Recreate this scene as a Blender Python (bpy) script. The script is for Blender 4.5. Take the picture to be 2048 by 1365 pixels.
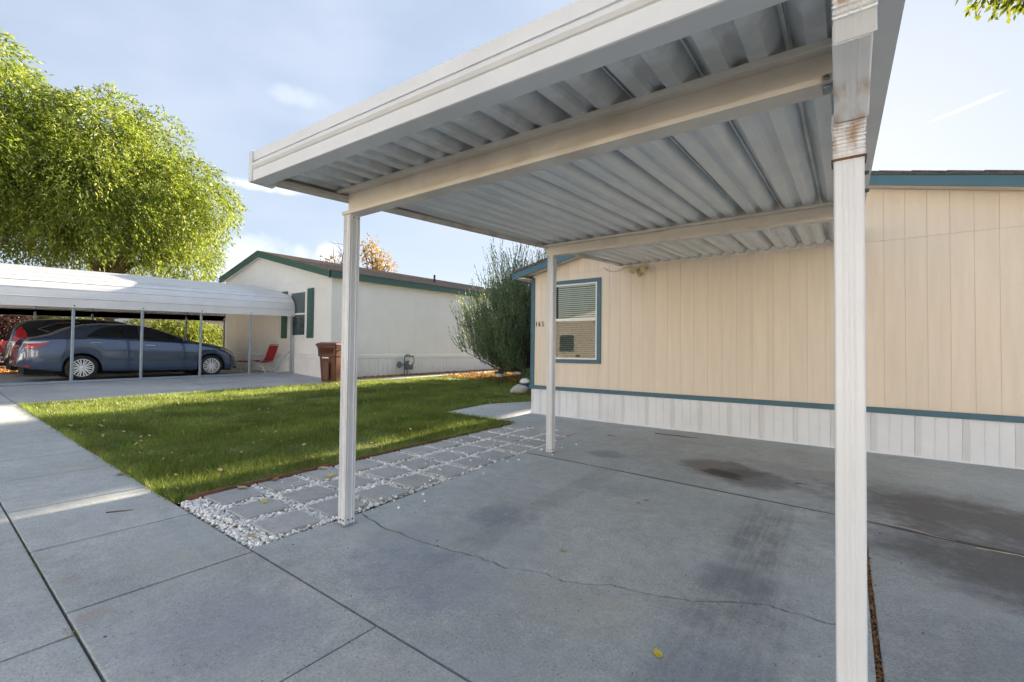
import bpy, bmesh, math, random
import numpy as np
from mathutils import Vector, Matrix, noise
S = bpy.context.scene
for o in list(bpy.data.objects): bpy.data.objects.remove(o)
R = math.radians
random.seed(7); rng = np.random.default_rng(7)

# ------------------------------------------------------------ camera
cam_d = bpy.data.cameras.new('camera'); cam = bpy.data.objects.new('camera', cam_d)
S.collection.objects.link(cam); S.camera = cam
cam_d.sensor_width = 36; cam_d.lens = 900/2048*36; cam_d.clip_start = .05; cam_d.clip_end = 3000
vx = Vector((1219, 6.5, 900)).normalized()
vy = Vector((666, -27.5, -900)); vy = (vy - vx*vy.dot(vx)).normalized()
vz = vx.cross(vy)
M = Matrix((vx, vy, vz)).to_4x4(); M.translation = Vector((0, 0, 1.25)); cam.matrix_world = M

# ------------------------------------------------------------ light, world, exposure
SUN_EL, SUN_AZ = 20.0, -2.5           # azimuth measured from +Y towards +X
sun_d = bpy.data.lights.new('sun', 'SUN'); sun = bpy.data.objects.new('sun', sun_d); S.collection.objects.link(sun)
sun_d.energy = 5.0; sun_d.angle = R(.53); sun_d.color = (1.0, .85, .66)
sd = Vector((math.sin(R(SUN_AZ))*math.cos(R(SUN_EL)), math.cos(R(SUN_AZ))*math.cos(R(SUN_EL)), math.sin(R(SUN_EL))))
sun.rotation_euler = (-sd).to_track_quat('-Z', 'Y').to_euler()
W = bpy.data.worlds.new('World'); S.world = W; W.use_nodes = True
def world():
    n = W.node_tree.nodes; l = W.node_tree.links; n.clear()
    sky = n.new('ShaderNodeTexSky'); sky.sky_type = 'NISHITA'; sky.sun_disc = False
    sky.sun_elevation = R(SUN_EL); sky.sun_rotation = R(SUN_AZ)
    sky.air_density = 1.0; sky.dust_density = .9; sky.ozone_density = 2.0; sky.altitude = 1400
    tc = n.new('ShaderNodeTexCoord')
    out = n.new('ShaderNodeOutputWorld'); bg = n.new('ShaderNodeBackground'); bg.inputs[1].default_value = .075
    # soft high cirrus and a few small clouds
    mp = n.new('ShaderNodeMapping'); mp.inputs['Scale'].default_value = (1.2, 2.6, 5.0); mp.inputs['Rotation'].default_value = (.2, .1, .6)
    l.new(tc.outputs['Generated'], mp.inputs[0])
    nz = n.new('ShaderNodeTexNoise'); nz.inputs['Scale'].default_value = 1.5; nz.inputs['Detail'].default_value = 8; nz.inputs['Roughness'].default_value = .5
    l.new(mp.outputs[0], nz.inputs[0])
    rp = n.new('ShaderNodeMapRange'); rp.inputs[1].default_value = .38; rp.inputs[2].default_value = .78; rp.inputs[3].default_value = .42; rp.inputs[4].default_value = .78
    l.new(nz.outputs[0], rp.inputs[0])
    mix = n.new('ShaderNodeMix'); mix.data_type = 'RGBA'; mix.inputs['B'].default_value = (2.2, 2.4, 2.85, 1)
    # sky brightness rolled off over the whole dome to tame sun glare: c / (1 + c/4.2)
    dv = n.new('ShaderNodeVectorMath'); dv.operation = 'MULTIPLY_ADD'; l.new(sky.outputs[0], dv.inputs[0]); dv.inputs[1].default_value = (1/4.2, 1/4.2, 1/4.2); dv.inputs[2].default_value = (1, 1, 1)
    sf = n.new('ShaderNodeVectorMath'); sf.operation = 'DIVIDE'; l.new(sky.outputs[0], sf.inputs[0]); l.new(dv.outputs[0], sf.inputs[1])
    l.new(rp.outputs[0], mix.inputs['Factor']); l.new(sf.outputs[0], mix.inputs['A'])
    cur = mix.outputs['Result']
    cam_r = M.to_3x3()
    nz2 = n.new('ShaderNodeTexNoise'); nz2.inputs['Scale'].default_value = 22; nz2.inputs['Detail'].default_value = 6
    l.new(tc.outputs['Generated'], nz2.inputs[0])
    # (px, py, half width, half height, strength): where small clouds hang, as directions
    for px, py, hw, hh, st in ((600, 196, .050, .018, .16), (520, 373, .085, .010, .70), (668, 505, .036, .030, .9), (1922, 219, .045, .003, .35), (450, 520, .22, .05, .40)):
        d = (cam_r @ Vector((px-1024, 682.5-py, -900))).normalized()
        up = Vector((0, 0, 1)); rt = d.cross(up).normalized(); u2 = rt.cross(d)
        if px == 1922: rt, u2 = (rt+u2*.2).normalized(), (u2-rt*.2).normalized()
        def dot(v, k):
            m = n.new('ShaderNodeVectorMath'); m.operation = 'DOT_PRODUCT'; l.new(tc.outputs['Generated'], m.inputs[0]); m.inputs[1].default_value = v
            mm = n.new('ShaderNodeMath'); mm.operation = 'DIVIDE'; l.new(m.outputs['Value'], mm.inputs[0]); mm.inputs[1].default_value = k
            q = n.new('ShaderNodeMath'); q.operation = 'POWER'; l.new(mm.outputs[0], q.inputs[0]); q.inputs[1].default_value = 2
            a = n.new('ShaderNodeMath'); a.operation = 'ABSOLUTE'; l.new(q.outputs[0], a.inputs[0]); return mm.outputs[0], a.outputs[0]
        def sq(o):
            q = n.new('ShaderNodeMath'); q.operation = 'MULTIPLY'; l.new(o, q.inputs[0]); l.new(o, q.inputs[1]); return q.outputs[0]
        a, _ = dot(rt, hw); b, _ = dot(u2, hh)
        s = n.new('ShaderNodeMath'); s.operation = 'ADD'; l.new(sq(a), s.inputs[0]); l.new(sq(b), s.inputs[1])
        nn = n.new('ShaderNodeMath'); nn.operation = 'MULTIPLY_ADD'; l.new(nz2.outputs[0], nn.inputs[0]); nn.inputs[1].default_value = 3.2; nn.inputs[2].default_value = -1.2
        t = n.new('ShaderNodeMath'); t.operation = 'ADD'; l.new(s.outputs[0], t.inputs[0]); l.new(nn.outputs[0], t.inputs[1])
        mr = n.new('ShaderNodeMapRange'); mr.interpolation_type = 'SMOOTHSTEP'; mr.inputs[1].default_value = 1.7; mr.inputs[2].default_value = -.3; mr.inputs[3].default_value = 0; mr.inputs[4].default_value = st
        l.new(t.outputs[0], mr.inputs[0])
        front = n.new('ShaderNodeVectorMath'); front.operation = 'DOT_PRODUCT'; l.new(tc.outputs['Generated'], front.inputs[0]); front.inputs[1].default_value = d
        gt = n.new('ShaderNodeMath'); gt.operation = 'GREATER_THAN'; l.new(front.outputs['Value'], gt.inputs[0]); gt.inputs[1].default_value = .3
        ml = n.new('ShaderNodeMath'); ml.operation = 'MULTIPLY'; l.new(mr.outputs[0], ml.inputs[0]); l.new(gt.outputs[0], ml.inputs[1])
        mx = n.new('ShaderNodeMix'); mx.data_type = 'RGBA'; mx.inputs['B'].default_value = (4.6, 4.6, 4.7, 1)
        l.new(ml.outputs[0], mx.inputs['Factor']); l.new(cur, mx.inputs['A']); cur = mx.outputs['Result']
    l.new(cur, bg.inputs[0]); l.new(bg.outputs[0], out.inputs[0])
world()
S.view_settings.view_transform = 'Standard'; S.view_settings.look = 'None'
S.view_settings.exposure = 2.36; S.view_settings.gamma = 1; S.view_settings.use_curve_mapping = False

# ------------------------------------------------------------ ground height (the lots rise gently to the left and to the back)
def zg(x, y):
    x, y = x/1.25, y/1.25
    return 1.25*(.012*(min(max(y, 1.2), 22)-1.5)+float(np.interp(-x, [-2, 2.3, 3.5, 10, 11, 13, 20], [-.02, 0, .01, .115, .115, .22, .25])))

# ------------------------------------------------------------ materials
def nt(m): return m.node_tree.nodes, m.node_tree.links
MATS = {}
def pmat(name, col, rough=.6, var=.12, scale=6, bump=0, bscale=60, metal=0, col2=None, thr=(.45, .6), coat=0, spec=.5, stretch=(1, 1, 1), rnd=0, emit=None):
    m = bpy.data.materials.new(name); m.use_nodes = True; n, l = nt(m); b = n['Principled BSDF']
    b.inputs['Roughness'].default_value = rough; b.inputs['Metallic'].default_value = metal
    b.inputs['Coat Weight'].default_value = coat; b.inputs['Specular IOR Level'].default_value = spec
    g = n.new('ShaderNodeNewGeometry'); mp = n.new('ShaderNodeMapping'); mp.inputs['Scale'].default_value = stretch
    l.new(g.outputs['Position'], mp.inputs[0])
    nz = n.new('ShaderNodeTexNoise'); nz.inputs['Scale'].default_value = scale; nz.inputs['Detail'].default_value = 6; nz.inputs['Roughness'].default_value = .6
    l.new(mp.outputs[0], nz.inputs[0])
    mr = n.new('ShaderNodeMapRange'); mr.inputs[1].default_value = .3; mr.inputs[2].default_value = .7; mr.inputs[3].default_value = 1-var; mr.inputs[4].default_value = 1+var
    l.new(nz.outputs[0], mr.inputs[0])
    base = n.new('ShaderNodeRGB'); base.outputs[0].default_value = (*col, 1); cur = base.outputs[0]
    if col2:
        n2 = n.new('ShaderNodeTexNoise'); n2.inputs['Scale'].default_value = scale*.6; n2.inputs['Detail'].default_value = 5; l.new(mp.outputs[0], n2.inputs[0])
        r2 = n.new('ShaderNodeMapRange'); r2.inputs[1].default_value = thr[0]; r2.inputs[2].default_value = thr[1]; l.new(n2.outputs[0], r2.inputs[0])
        mx = n.new('ShaderNodeMix'); mx.data_type = 'RGBA'; mx.inputs['B'].default_value = (*col2, 1); l.new(r2.outputs[0], mx.inputs['Factor']); l.new(cur, mx.inputs['A']); cur = mx.outputs['Result']
    vm = n.new('ShaderNodeVectorMath'); vm.operation = 'SCALE'; l.new(cur, vm.inputs[0]); l.new(mr.outputs[0], vm.inputs['Scale']); cur = vm.outputs[0]
    if rnd:
        oi = n.new('ShaderNodeObjectInfo'); rr = n.new('ShaderNodeMapRange'); rr.inputs[3].default_value = 1-rnd; rr.inputs[4].default_value = 1+rnd
        l.new(oi.outputs['Random'], rr.inputs[0]); v2 = n.new('ShaderNodeVectorMath'); v2.operation = 'SCALE'; l.new(cur, v2.inputs[0]); l.new(rr.outputs[0], v2.inputs['Scale']); cur = v2.outputs[0]
    l.new(cur, b.inputs['Base Color'])
    if bump:
        nb = n.new('ShaderNodeTexNoise'); nb.inputs['Scale'].default_value = bscale; nb.inputs['Detail'].default_value = 4; l.new(mp.outputs[0], nb.inputs[0])
        bp = n.new('ShaderNodeBump'); bp.inputs['Strength'].default_value = min(1, bump*2); bp.inputs['Distance'].default_value = .01; l.new(nb.outputs[0], bp.inputs['Height']); l.new(bp.outputs[0], b.inputs['Normal'])
    MATS[name] = m; m['col_out'] = 1
    m.use_fake_user = False
    return m

def concrete(name, col, stains=(), marks=(), dark=(.12, .12, .13)):
    """worn concrete: mottling, aggregate specks, broom lines, shaped stains at real places"""
    m = bpy.data.materials.new(name); m.use_nodes = True; n, l = nt(m); b = n['Principled BSDF']
    b.inputs['Roughness'].default_value = .72; b.inputs['Specular IOR Level'].default_value = .35
    g = n.new('ShaderNodeNewGeometry'); P = g.outputs['Position']
    def noise_(sc, det=5, ro=.6, vec=P):
        z = n.new('ShaderNodeTexNoise'); z.inputs['Scale'].default_value = sc; z.inputs['Detail'].default_value = det; z.inputs['Roughness'].default_value = ro; l.new(vec, z.inputs[0]); return z.outputs[0]
    def mr(o, a, c, d, e, smooth=False):
        r = n.new('ShaderNodeMapRange'); r.inputs[1].default_value = a; r.inputs[2].default_value = c; r.inputs[3].default_value = d; r.inputs[4].default_value = e
        if smooth: r.interpolation_type = 'SMOOTHSTEP'
        l.new(o, r.inputs[0]); return r.outputs[0]
    def math_(op, a, c):
        r = n.new('ShaderNodeMath'); r.operation = op
        for i, v in enumerate((a, c)):
            if isinstance(v, (int, float)): r.inputs[i].default_value = v
            else: l.new(v, r.inputs[i])
        return r.outputs[0]
    def mixc(f, a, colr):
        r = n.new('ShaderNodeMix'); r.data_type = 'RGBA'; l.new(f, r.inputs['Factor']); l.new(a, r.inputs['A']); r.inputs['B'].default_value = (*colr, 1); return r.outputs['Result']
    base = n.new('ShaderNodeRGB'); base.outputs[0].default_value = (*col, 1); cur = base.outputs[0]
    oi = n.new('ShaderNodeObjectInfo')
    f = math_('MULTIPLY', mr(noise_(.9, 6), .3, .7, .82, 1.16), mr(noise_(9, 6, .75), .3, .7, .84, 1.16))
    f = math_('MULTIPLY', f, mr(noise_(85, 4, .9), .34, .66, .66, 1.34))
    f = math_('MULTIPLY', f, mr(oi.outputs['Random'], 0, 1, .94, 1.06))
    sc = n.new('ShaderNodeVectorMath'); sc.operation = 'SCALE'; l.new(cur, sc.inputs[0]); l.new(f, sc.inputs['Scale']); cur = sc.outputs[0]
    # warm and cool patches
    cur = mixc(mr(noise_(1.7, 3), .56, .72, 0, .45), cur, (col[0]*1.08, col[1]*1.0, col[2]*.88))
    cur = mixc(mr(noise_(1.1, 4, .5), .60, .36, 0, .35), cur, (col[0]*.82, col[1]*.90, col[2]*1.0))
    # stains: (x, y, half length, half width, rotation, strength, colour, raggedness)
    wob = noise_(3.2, 6, .65); wob2 = noise_(14, 4, .6)
    for x, y, rx, ry, rot, st, c_, rag in stains:
        mp = n.new('ShaderNodeMapping'); mp.vector_type = 'TEXTURE'; mp.inputs['Location'].default_value = (x, y, 0); mp.inputs['Rotation'].default_value = (0, 0, R(rot)); mp.inputs['Scale'].default_value = (rx, ry, 1)
        l.new(P, mp.inputs[0]); sp = n.new('ShaderNodeSeparateXYZ'); l.new(mp.outputs[0], sp.inputs[0])
        d2 = math_('ADD', math_('MULTIPLY', sp.outputs[0], sp.outputs[0]), math_('MULTIPLY', sp.outputs[1], sp.outputs[1]))
        d2 = math_('ADD', d2, math_('MULTIPLY', math_('SUBTRACT', wob, .5), rag*2.2)); d2 = math_('ADD', d2, math_('MULTIPLY', math_('SUBTRACT', wob2, .5), rag))
        cur = mixc(mr(d2, 1.1, .05 if rag > .55 else .35, 0, st, True), cur, c_)
    # tyre tracks along Y: (x, half width, y0, y1, strength)
    for x, hw, y0, y1, st in marks:
        sp = n.new('ShaderNodeSeparateXYZ'); l.new(P, sp.inputs[0])
        wx = math_('ADD', sp.outputs[0], math_('MULTIPLY', math_('SUBTRACT', noise_(.8, 2), .5), .12))
        dx = math_('DIVIDE', math_('ABSOLUTE', math_('SUBTRACT', wx, x), 0), hw)
        a = mr(dx, 1.15, .6, 0, 1, True)
        yc = (y0+y1)/2; dy = math_('DIVIDE', math_('ABSOLUTE', math_('SUBTRACT', sp.outputs[1], yc), 0), (y1-y0)/2)
        a = math_('MULTIPLY', a, mr(dy, 1.1, .55, 0, 1, True)); a = math_('MULTIPLY', a, mr(noise_(5, 5, .7), .35, .62, .35, 1))
        ms = n.new('ShaderNodeMapping'); ms.inputs['Scale'].default_value = (9, .5, 1); l.new(P, ms.inputs[0])
        a = math_('MULTIPLY', a, mr(noise_(4, 4, .6, ms.outputs[0]), .35, .62, .45, 1)); a = math_('MULTIPLY', a, st)
        cur = mixc(a, cur, dark)
    # dark grit and pale specks
    v = n.new('ShaderNodeTexVoronoi'); v.inputs['Scale'].default_value = 38; l.new(P, v.inputs[0])
    vr = math_('MULTIPLY', mr(v.outputs['Distance'], .16, .08, 0, 1), mr(noise_(5, 2), .46, .56, .12, .85)); cur = mixc(vr, cur, (.07, .065, .06))
    v = n.new('ShaderNodeTexVoronoi'); v.inputs['Scale'].default_value = 55; l.new(P, v.inputs[0])
    vr = math_('MULTIPLY', mr(v.outputs['Distance'], .14, .07, 0, 1), mr(noise_(7, 2), .52, .60, .06, .75)); cur = mixc(vr, cur, (.62, .62, .60))
    l.new(cur, b.inputs['Base Color'])
    bp = n.new('ShaderNodeBump'); bp.inputs['Strength'].default_value = .55; bp.inputs['Distance'].default_value = .004
    bh = math_('ADD', noise_(220, 3, .7), math_('MULTIPLY', noise_(30, 5), .8)); l.new(bh, bp.inputs['Height']); l.new(bp.outputs[0], b.inputs['Normal'])
    return m

def leafmat(name, cols, transl=.45, rough=.55):
    m = bpy.data.materials.new(name); m.use_nodes = True; n, l = nt(m); b = n['Principled BSDF']; out = n['Material Output']
    b.inputs['Roughness'].default_value = rough; b.inputs['Specular IOR Level'].default_value = .3
    g = n.new('ShaderNodeNewGeometry'); cr = n.new('ShaderNodeValToRGB'); l.new(g.outputs['Random Per Island'], cr.inputs[0])
    e = cr.color_ramp.elements; e[0].color = (*cols[0], 1); e[1].color = (*cols[-1], 1)
    for i, c in enumerate(cols[1:-1]): q = e.new((i+1)/(len(cols)-1)); q.color = (*c, 1)
    nz = n.new('ShaderNodeTexNoise'); nz.inputs['Scale'].default_value = .9; nz.inputs['Detail'].default_value = 3; l.new(g.outputs['Position'], nz.inputs[0])
    mr = n.new('ShaderNodeMapRange'); mr.inputs[1].default_value = .3; mr.inputs[2].default_value = .7; mr.inputs[3].default_value = .72; mr.inputs[4].default_value = 1.28; l.new(nz.outputs[0], mr.inputs[0])
    vm = n.new('ShaderNodeVectorMath'); vm.operation = 'SCALE'; l.new(cr.outputs[0], vm.inputs[0]); l.new(mr.outputs[0], vm.inputs['Scale'])
    l.new(vm.outputs[0], b.inputs['Base Color'])
    t = n.new('ShaderNodeBsdfTranslucent'); v2 = n.new('ShaderNodeVectorMath'); v2.operation = 'MULTIPLY'; v2.inputs[1].default_value = (1.15, 1.12, .45); l.new(vm.outputs[0], v2.inputs[0]); l.new(v2.outputs[0], t.inputs[0])
    mx = n.new('ShaderNodeMixShader'); mx.inputs[0].default_value = transl; l.new(b.outputs[0], mx.inputs[1]); l.new(t.outputs[0], mx.inputs[2]); l.new(mx.outputs[0], out.inputs[0])
    return m

def glassmat(name, tint=(.9, .95, .95), rough=.02, mixv=.75):
    """window pane: mostly clear, mirror-like at grazing angles"""
    m = bpy.data.materials.new(name); m.use_nodes = True; n, l = nt(m); out = n['Material Output']; b = n['Principled BSDF']; n.remove(b)
    tr = n.new('ShaderNodeBsdfTransparent'); tr.inputs[0].default_value = (*tint, 1)
    gl = n.new('ShaderNodeBsdfGlossy'); gl.inputs['Roughness'].default_value = rough
    fr = n.new('ShaderNodeFresnel'); fr.inputs[0].default_value = 1.33
    mx = n.new('ShaderNodeMixShader'); l.new(fr.outputs[0], mx.inputs[0]); l.new(tr.outputs[0], mx.inputs[1]); l.new(gl.outputs[0], mx.inputs[2]); l.new(mx.outputs[0], out.inputs[0])
    return m

# ------------------------------------------------------------ mesh helpers
COL = S.collection
def link(name, me, mat=None, parent=None, loc=None, rot=None):
    o = bpy.data.objects.new(name, me); COL.objects.link(o)
    if mat is not None and me is not None and not me.materials: me.materials.append(mat)
    if parent is not None: o.parent = parent
    if loc is not None: o.location = loc
    if rot is not None: o.rotation_euler = rot
    return o
def tag(o, label=None, cat=None, group=None, kind=None):
    if label: o['label'] = label
    if cat: o['category'] = cat
    if group: o['group'] = group
    if kind: o['kind'] = kind
    return o
def empty(name, loc=(0, 0, 0), rz=0, **k):
    o = bpy.data.objects.new(name, None); COL.objects.link(o); o.location = loc; o.rotation_euler = (0, 0, rz); o.empty_display_size = .2
    tag(o, **k); return o
class MB:
    def __init__(s): s.bm = bmesh.new()
    def quad(s, *p):
        return s.bm.faces.new([s.bm.verts.new(q) for q in p])
    def box(s, x0, x1, y0, y1, z0, z1, m=None):
        v = [s.bm.verts.new(p) for p in ((x0,y0,z0),(x1,y0,z0),(x1,y1,z0),(x0,y1,z0),(x0,y0,z1),(x1,y0,z1),(x1,y1,z1),(x0,y1,z1))]
        if m is not None:
            for a in v: a.co = m @ a.co
        for f in ((3,2,1,0),(4,5,6,7),(0,1,5,4),(1,2,6,5),(2,3,7,6),(3,0,4,7)): s.bm.faces.new([v[i] for i in f])
        return v
    def hexa(s, b, t):
        """8 corners: bottom loop b, top loop t (counter-clockwise from above)"""
        v = [s.bm.verts.new(p) for p in list(b)+list(t)]
        for f in ((3,2,1,0),(4,5,6,7),(0,1,5,4),(1,2,6,5),(2,3,7,6),(3,0,4,7)): s.bm.faces.new([v[i] for i in f])
    def loft(s, rings, closed=True, caps=True):
        vs = [[s.bm.verts.new(p) for p in r] for r in rings]; k = len(rings[0])
        for a, b in zip(vs, vs[1:]):
            for i in range(k if closed else k-1):
                j = (i+1) % k; s.bm.faces.new((a[i], a[j], b[j], b[i]))
        if caps and closed:
            s.bm.faces.new(vs[0][::-1]); s.bm.faces.new(vs[-1])
        return vs
    def tube(s, pts, r, k=8, caps=True):
        pts = [Vector(p) for p in pts]; rr = r if isinstance(r, (list, tuple)) else [r]*len(pts); rings = []
        prev = None
        for i, p in enumerate(pts):
            d = (pts[min(i+1, len(pts)-1)]-pts[max(i-1, 0)]).normalized()
            if prev is None: u = d.orthogonal().normalized()
            else: u = (prev-d*prev.dot(d)); u = u.normalized() if u.length > 1e-5 else d.orthogonal().normalized()
            prev = u; w = d.cross(u)
            rings.append([p+(u*math.cos(2*math.pi*j/k)+w*math.sin(2*math.pi*j/k))*rr[i] for j in range(k)])
        s.loft(rings, True, caps)
    def lathe(s, prof, c=(0, 0, 0), axis='Z', k=24, caps=True):
        rings = []
        for r_, h in prof:
            ring = []
            for j in range(k):
                a = 2*math.pi*j/k; u, v = r_*math.cos(a), r_*math.sin(a)
                p = {'Z': (u, v, h), 'X': (h, u, v), 'Y': (v, h, u)}[axis]
                ring.append((p[0]+c[0], p[1]+c[1], p[2]+c[2]))
            rings.append(ring)
        s.loft(rings, True, caps)
    def bevel(s, w=.004, seg=1):
        bmesh.ops.recalc_face_normals(s.bm, faces=s.bm.faces)
        es = [e for e in s.bm.edges if len(e.link_faces) == 2 and e.calc_face_angle(0) > .6]
        if es: bmesh.ops.bevel(s.bm, geom=es, offset=w, segments=seg, affect='EDGES', clamp_overlap=True)
        return s
    def mesh(s, name, smooth=False, ang=35):
        bmesh.ops.recalc_face_normals(s.bm, faces=s.bm.faces)
        me = bpy.data.meshes.new(name); s.bm.to_mesh(me); s.bm.free()
        if smooth:
            for p in me.polygons: p.use_smooth = True
            me.set_sharp_from_angle(angle=R(ang))
        return me
    def build(s, name, mat, parent=None, smooth=False, ang=35, **k):
        me = s.mesh(name, smooth, ang); me.materials.append(mat); return link(name, me, None, parent, **k)
def npmesh(name, verts, faces_n, mat, parent=None, smooth=False):
    """verts (n*faces_n,3): independent polygons of faces_n corners"""
    me = bpy.data.meshes.new(name); nv = len(verts); nf = nv//faces_n
    me.vertices.add(nv); me.vertices.foreach_set('co', verts.astype(np.float32).ravel())
    me.loops.add(nv); me.loops.foreach_set('vertex_index', np.arange(nv, dtype=np.int32))
    me.polygons.add(nf); me.polygons.foreach_set('loop_start', np.arange(0, nv, faces_n, dtype=np.int32)); me.polygons.foreach_set('loop_total', np.full(nf, faces_n, dtype=np.int32))
    me.update(calc_edges=True); me.materials.append(mat)
    return link(name, me, None, parent)
def npinst(name, base_v, base_f, mats, mat, parent=None, smooth=True):
    """copies of a small base mesh joined into one: mats (n,3,3), offsets (n,3)"""
    A, T = mats; n = len(A); k = len(base_v)
    v = np.einsum('nij,kj->nki', A, base_v)+T[:, None, :]
    f = (base_f[None]+np.arange(n)[:, None, None]*k).reshape(-1, base_f.shape[1])
    me = bpy.data.meshes.new(name); me.vertices.add(n*k); me.vertices.foreach_set('co', v.astype(np.float32).ravel())
    c = f.shape[1]; me.loops.add(f.size); me.loops.foreach_set('vertex_index', f.astype(np.int32).ravel())
    me.polygons.add(len(f)); me.polygons.foreach_set('loop_start', np.arange(0, f.size, c, dtype=np.int32)); me.polygons.foreach_set('loop_total', np.full(len(f), c, dtype=np.int32))
    if smooth: me.polygons.foreach_set('use_smooth', np.ones(len(f), dtype=bool))
    me.update(calc_edges=True); me.materials.append(mat); return link(name, me, None, parent)
def ico(sub=1):
    bm = bmesh.new(); bmesh.ops.create_icosphere(bm, subdivisions=sub, radius=1); v = np.array([a.co[:] for a in bm.verts]); f = np.array([[a.index for a in q.verts] for q in bm.faces]); bm.free(); return v, f
def rotmats(n, tilt=1.0, r=rng):
    a = r.uniform(0, 2*np.pi, n); b = r.normal(0, tilt, n); c = r.normal(0, tilt, n)
    ca, sa, cb, sb, cc, sc_ = np.cos(a), np.sin(a), np.cos(b), np.sin(b), np.cos(c), np.sin(c)
    z = np.zeros(n); o = np.ones(n)
    Rz = np.stack([ca, -sa, z, sa, ca, z, z, z, o], 1).reshape(-1, 3, 3); Rx = np.stack([o, z, z, z, cb, -sb, z, sb, cb], 1).reshape(-1, 3, 3); Ry = np.stack([cc, z, sc_, z, o, z, -sc_, z, cc], 1).reshape(-1, 3, 3)
    return Rz@Rx@Ry
def slab(name, pts, mat, parent, thick=.1, lift=0, inset=.006, drop=.0018):
    """concrete slab with a slightly rounded edge, its top following the ground"""
    bm = bmesh.new(); vs = [bm.verts.new((x, y, zg(x, y)+lift)) for x, y in pts]; f = bm.faces.new(vs)
    if f.normal.z < 0 or True: bm.normal_update()
    if f.normal.z < 0: f.normal_flip()
    top = f
    ext = bmesh.ops.extrude_face_region(bm, geom=[top]); nv = [g for g in ext['geom'] if isinstance(g, bmesh.types.BMVert)]
    nf = [g for g in ext['geom'] if isinstance(g, bmesh.types.BMFace)]
    # original ring goes to the bottom
    for v in vs: v.co.z -= thick
    if inset: 
        try:
            bmesh.ops.inset_region(bm, faces=nf, thickness=inset, depth=drop, use_even_offset=True)
            for v in bm.verts:
                pass
        except Exception: pass
    bmesh.ops.recalc_face_normals(bm, faces=bm.faces)
    me = bpy.data.meshes.new(name); bm.to_mesh(me); bm.free(); me.materials.append(mat)
    return link(name, me, None, parent)
def text(name, body, size, mat, parent, loc, rot, depth=.004, sx=1.0):
    c = bpy.data.curves.new(name, 'FONT'); c.body = body; c.size = size; c.extrude = depth; c.align_x = 'CENTER'; c.align_y = 'CENTER'
    t = bpy.data.objects.new('tmp_text', c); COL.objects.link(t); dg = bpy.context.evaluated_depsgraph_get(); me = bpy.data.meshes.new_from_object(t.evaluated_get(dg)); bpy.data.objects.remove(t); me.name = name
    me.materials.clear(); me.materials.append(mat); o = link(name, me, None, parent, loc, rot); o.scale = (sx, 1, 1); return o

# ------------------------------------------------------------ the materials in use
m_soil = pmat('soil', (.10, .075, .05), .95, .35, 9, bump=.3, bscale=40)
m_turf = pmat('turf', (.085, .13, .03), .9, .3, 5, bump=.3, bscale=90, col2=(.17, .15, .06))
m_asph = pmat('asphalt', (.20, .195, .185), .85, .2, 20, bump=.3, bscale=200)
m_conc = concrete('concrete walk', (.445, .45, .43), stains=[(-3.35, .56, .12, .06, 5, .35, (.34, .27, .22), .8), (-2.82, .56, .07, .10, 0, .5, (.40, .30, .25), .6), (-2.2, .9, .5, .35, 20, .25, (.24, .26, .34), .9), (-3.3, .95, .3, .2, 0, .25, (.50, .47, .42), .8)])
m_drive = concrete('concrete drive', (.43, .445, .43),
    stains=[(-1.08, 5.18, .46, .40, -30, .74, (.15, .125, .11), .5), (-.74, 4.98, .42, .38, -30, .66, (.10, .095, .095), .5), (-1.0, 4.92, .26, .07, -22, .75, (.05, .04, .035), .35), (-.98, 5.02, .20, .08, -20, .85, (.05, .038, .03), .5),
            (.85, 4.80, 1.35, .62, -14, .80, (.095, .078, .068), .6), (.9, 4.0, 1.2, .5, -20, .6, (.11, .095, .085), .8), (.2, 5.4, 1.8, .40, -8, .28, (.14, .12, .11), .9),
            (-2.3, 5.02, .28, .22, 0, .5, (.12, .13, .16), .8), (-2.12, 2.7, .22, .30, 10, .45, (.14, .16, .21), .9), (-.50, 2.76, .26, .22, 8, .40, (.14, .15, .18), .9), (-1.05, 4.372, 1.35, .020, -3.7, .8, (.08, .075, .07), .0), (-2.62, 4.458, .52, .018, -2, .75, (.08, .075, .07), .0), (.9, 4.18, .95, .022, -8.6, .7, (.06, .055, .05), .0),
            (-1.95, 1.75, .55, .40, 0, .35, (.19, .22, .32), .9), (-2.35, 2.0, .4, .3, 30, .30, (.19, .22, .31), .9), (-1.1, 2.0, .5, .25, 0, .30, (.44, .42, .36), .7),
            (-1.75, 3.9, .5, .3, 0, .25, (.20, .22, .28), .8), (-1.6, 6.3, .5, .14, -5, .25, (.20, .16, .13), .9), (.9, 3.6, 1.5, .7, -30, .35, (.10, .09, .08), .9), (-.35, 1.7, .35, .5, 0, .35, (.17, .20, .29), .9)],
    marks=[(-.46, .17, 2.3, 4.35, .62), (-.42, .28, 1.2, 2.9, .40), (-1.95, .13, 1.6, 4.9, .32), (-.60, .10, 3.1, 4.4, .3)])
m_drive2 = concrete('concrete drive right', (.37, .38, .37), stains=[(.95, 3.75, 1.1, .62, -22, .78, (.085, .072, .065), .6), (1.5, 3.1, .8, 1.0, 20, .7, (.085, .08, .078), .8), (.6, 2.4, .5, .9, 10, .3, (.16, .17, .19), .9)], marks=[(1.35, .2, 1.5, 4.2, .5)])
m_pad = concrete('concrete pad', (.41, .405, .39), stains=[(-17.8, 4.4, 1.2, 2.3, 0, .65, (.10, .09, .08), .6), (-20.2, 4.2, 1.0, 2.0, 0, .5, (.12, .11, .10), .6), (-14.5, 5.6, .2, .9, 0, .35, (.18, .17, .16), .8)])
m_paver = concrete('paver', (.43, .42, .40))
m_pebble = pmat('white pebble', (.86, .85, .82), .55, .25, 45)
m_edge = pmat('edging board', (.20, .09, .05), .7, .3, 12, bump=.2)
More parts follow.
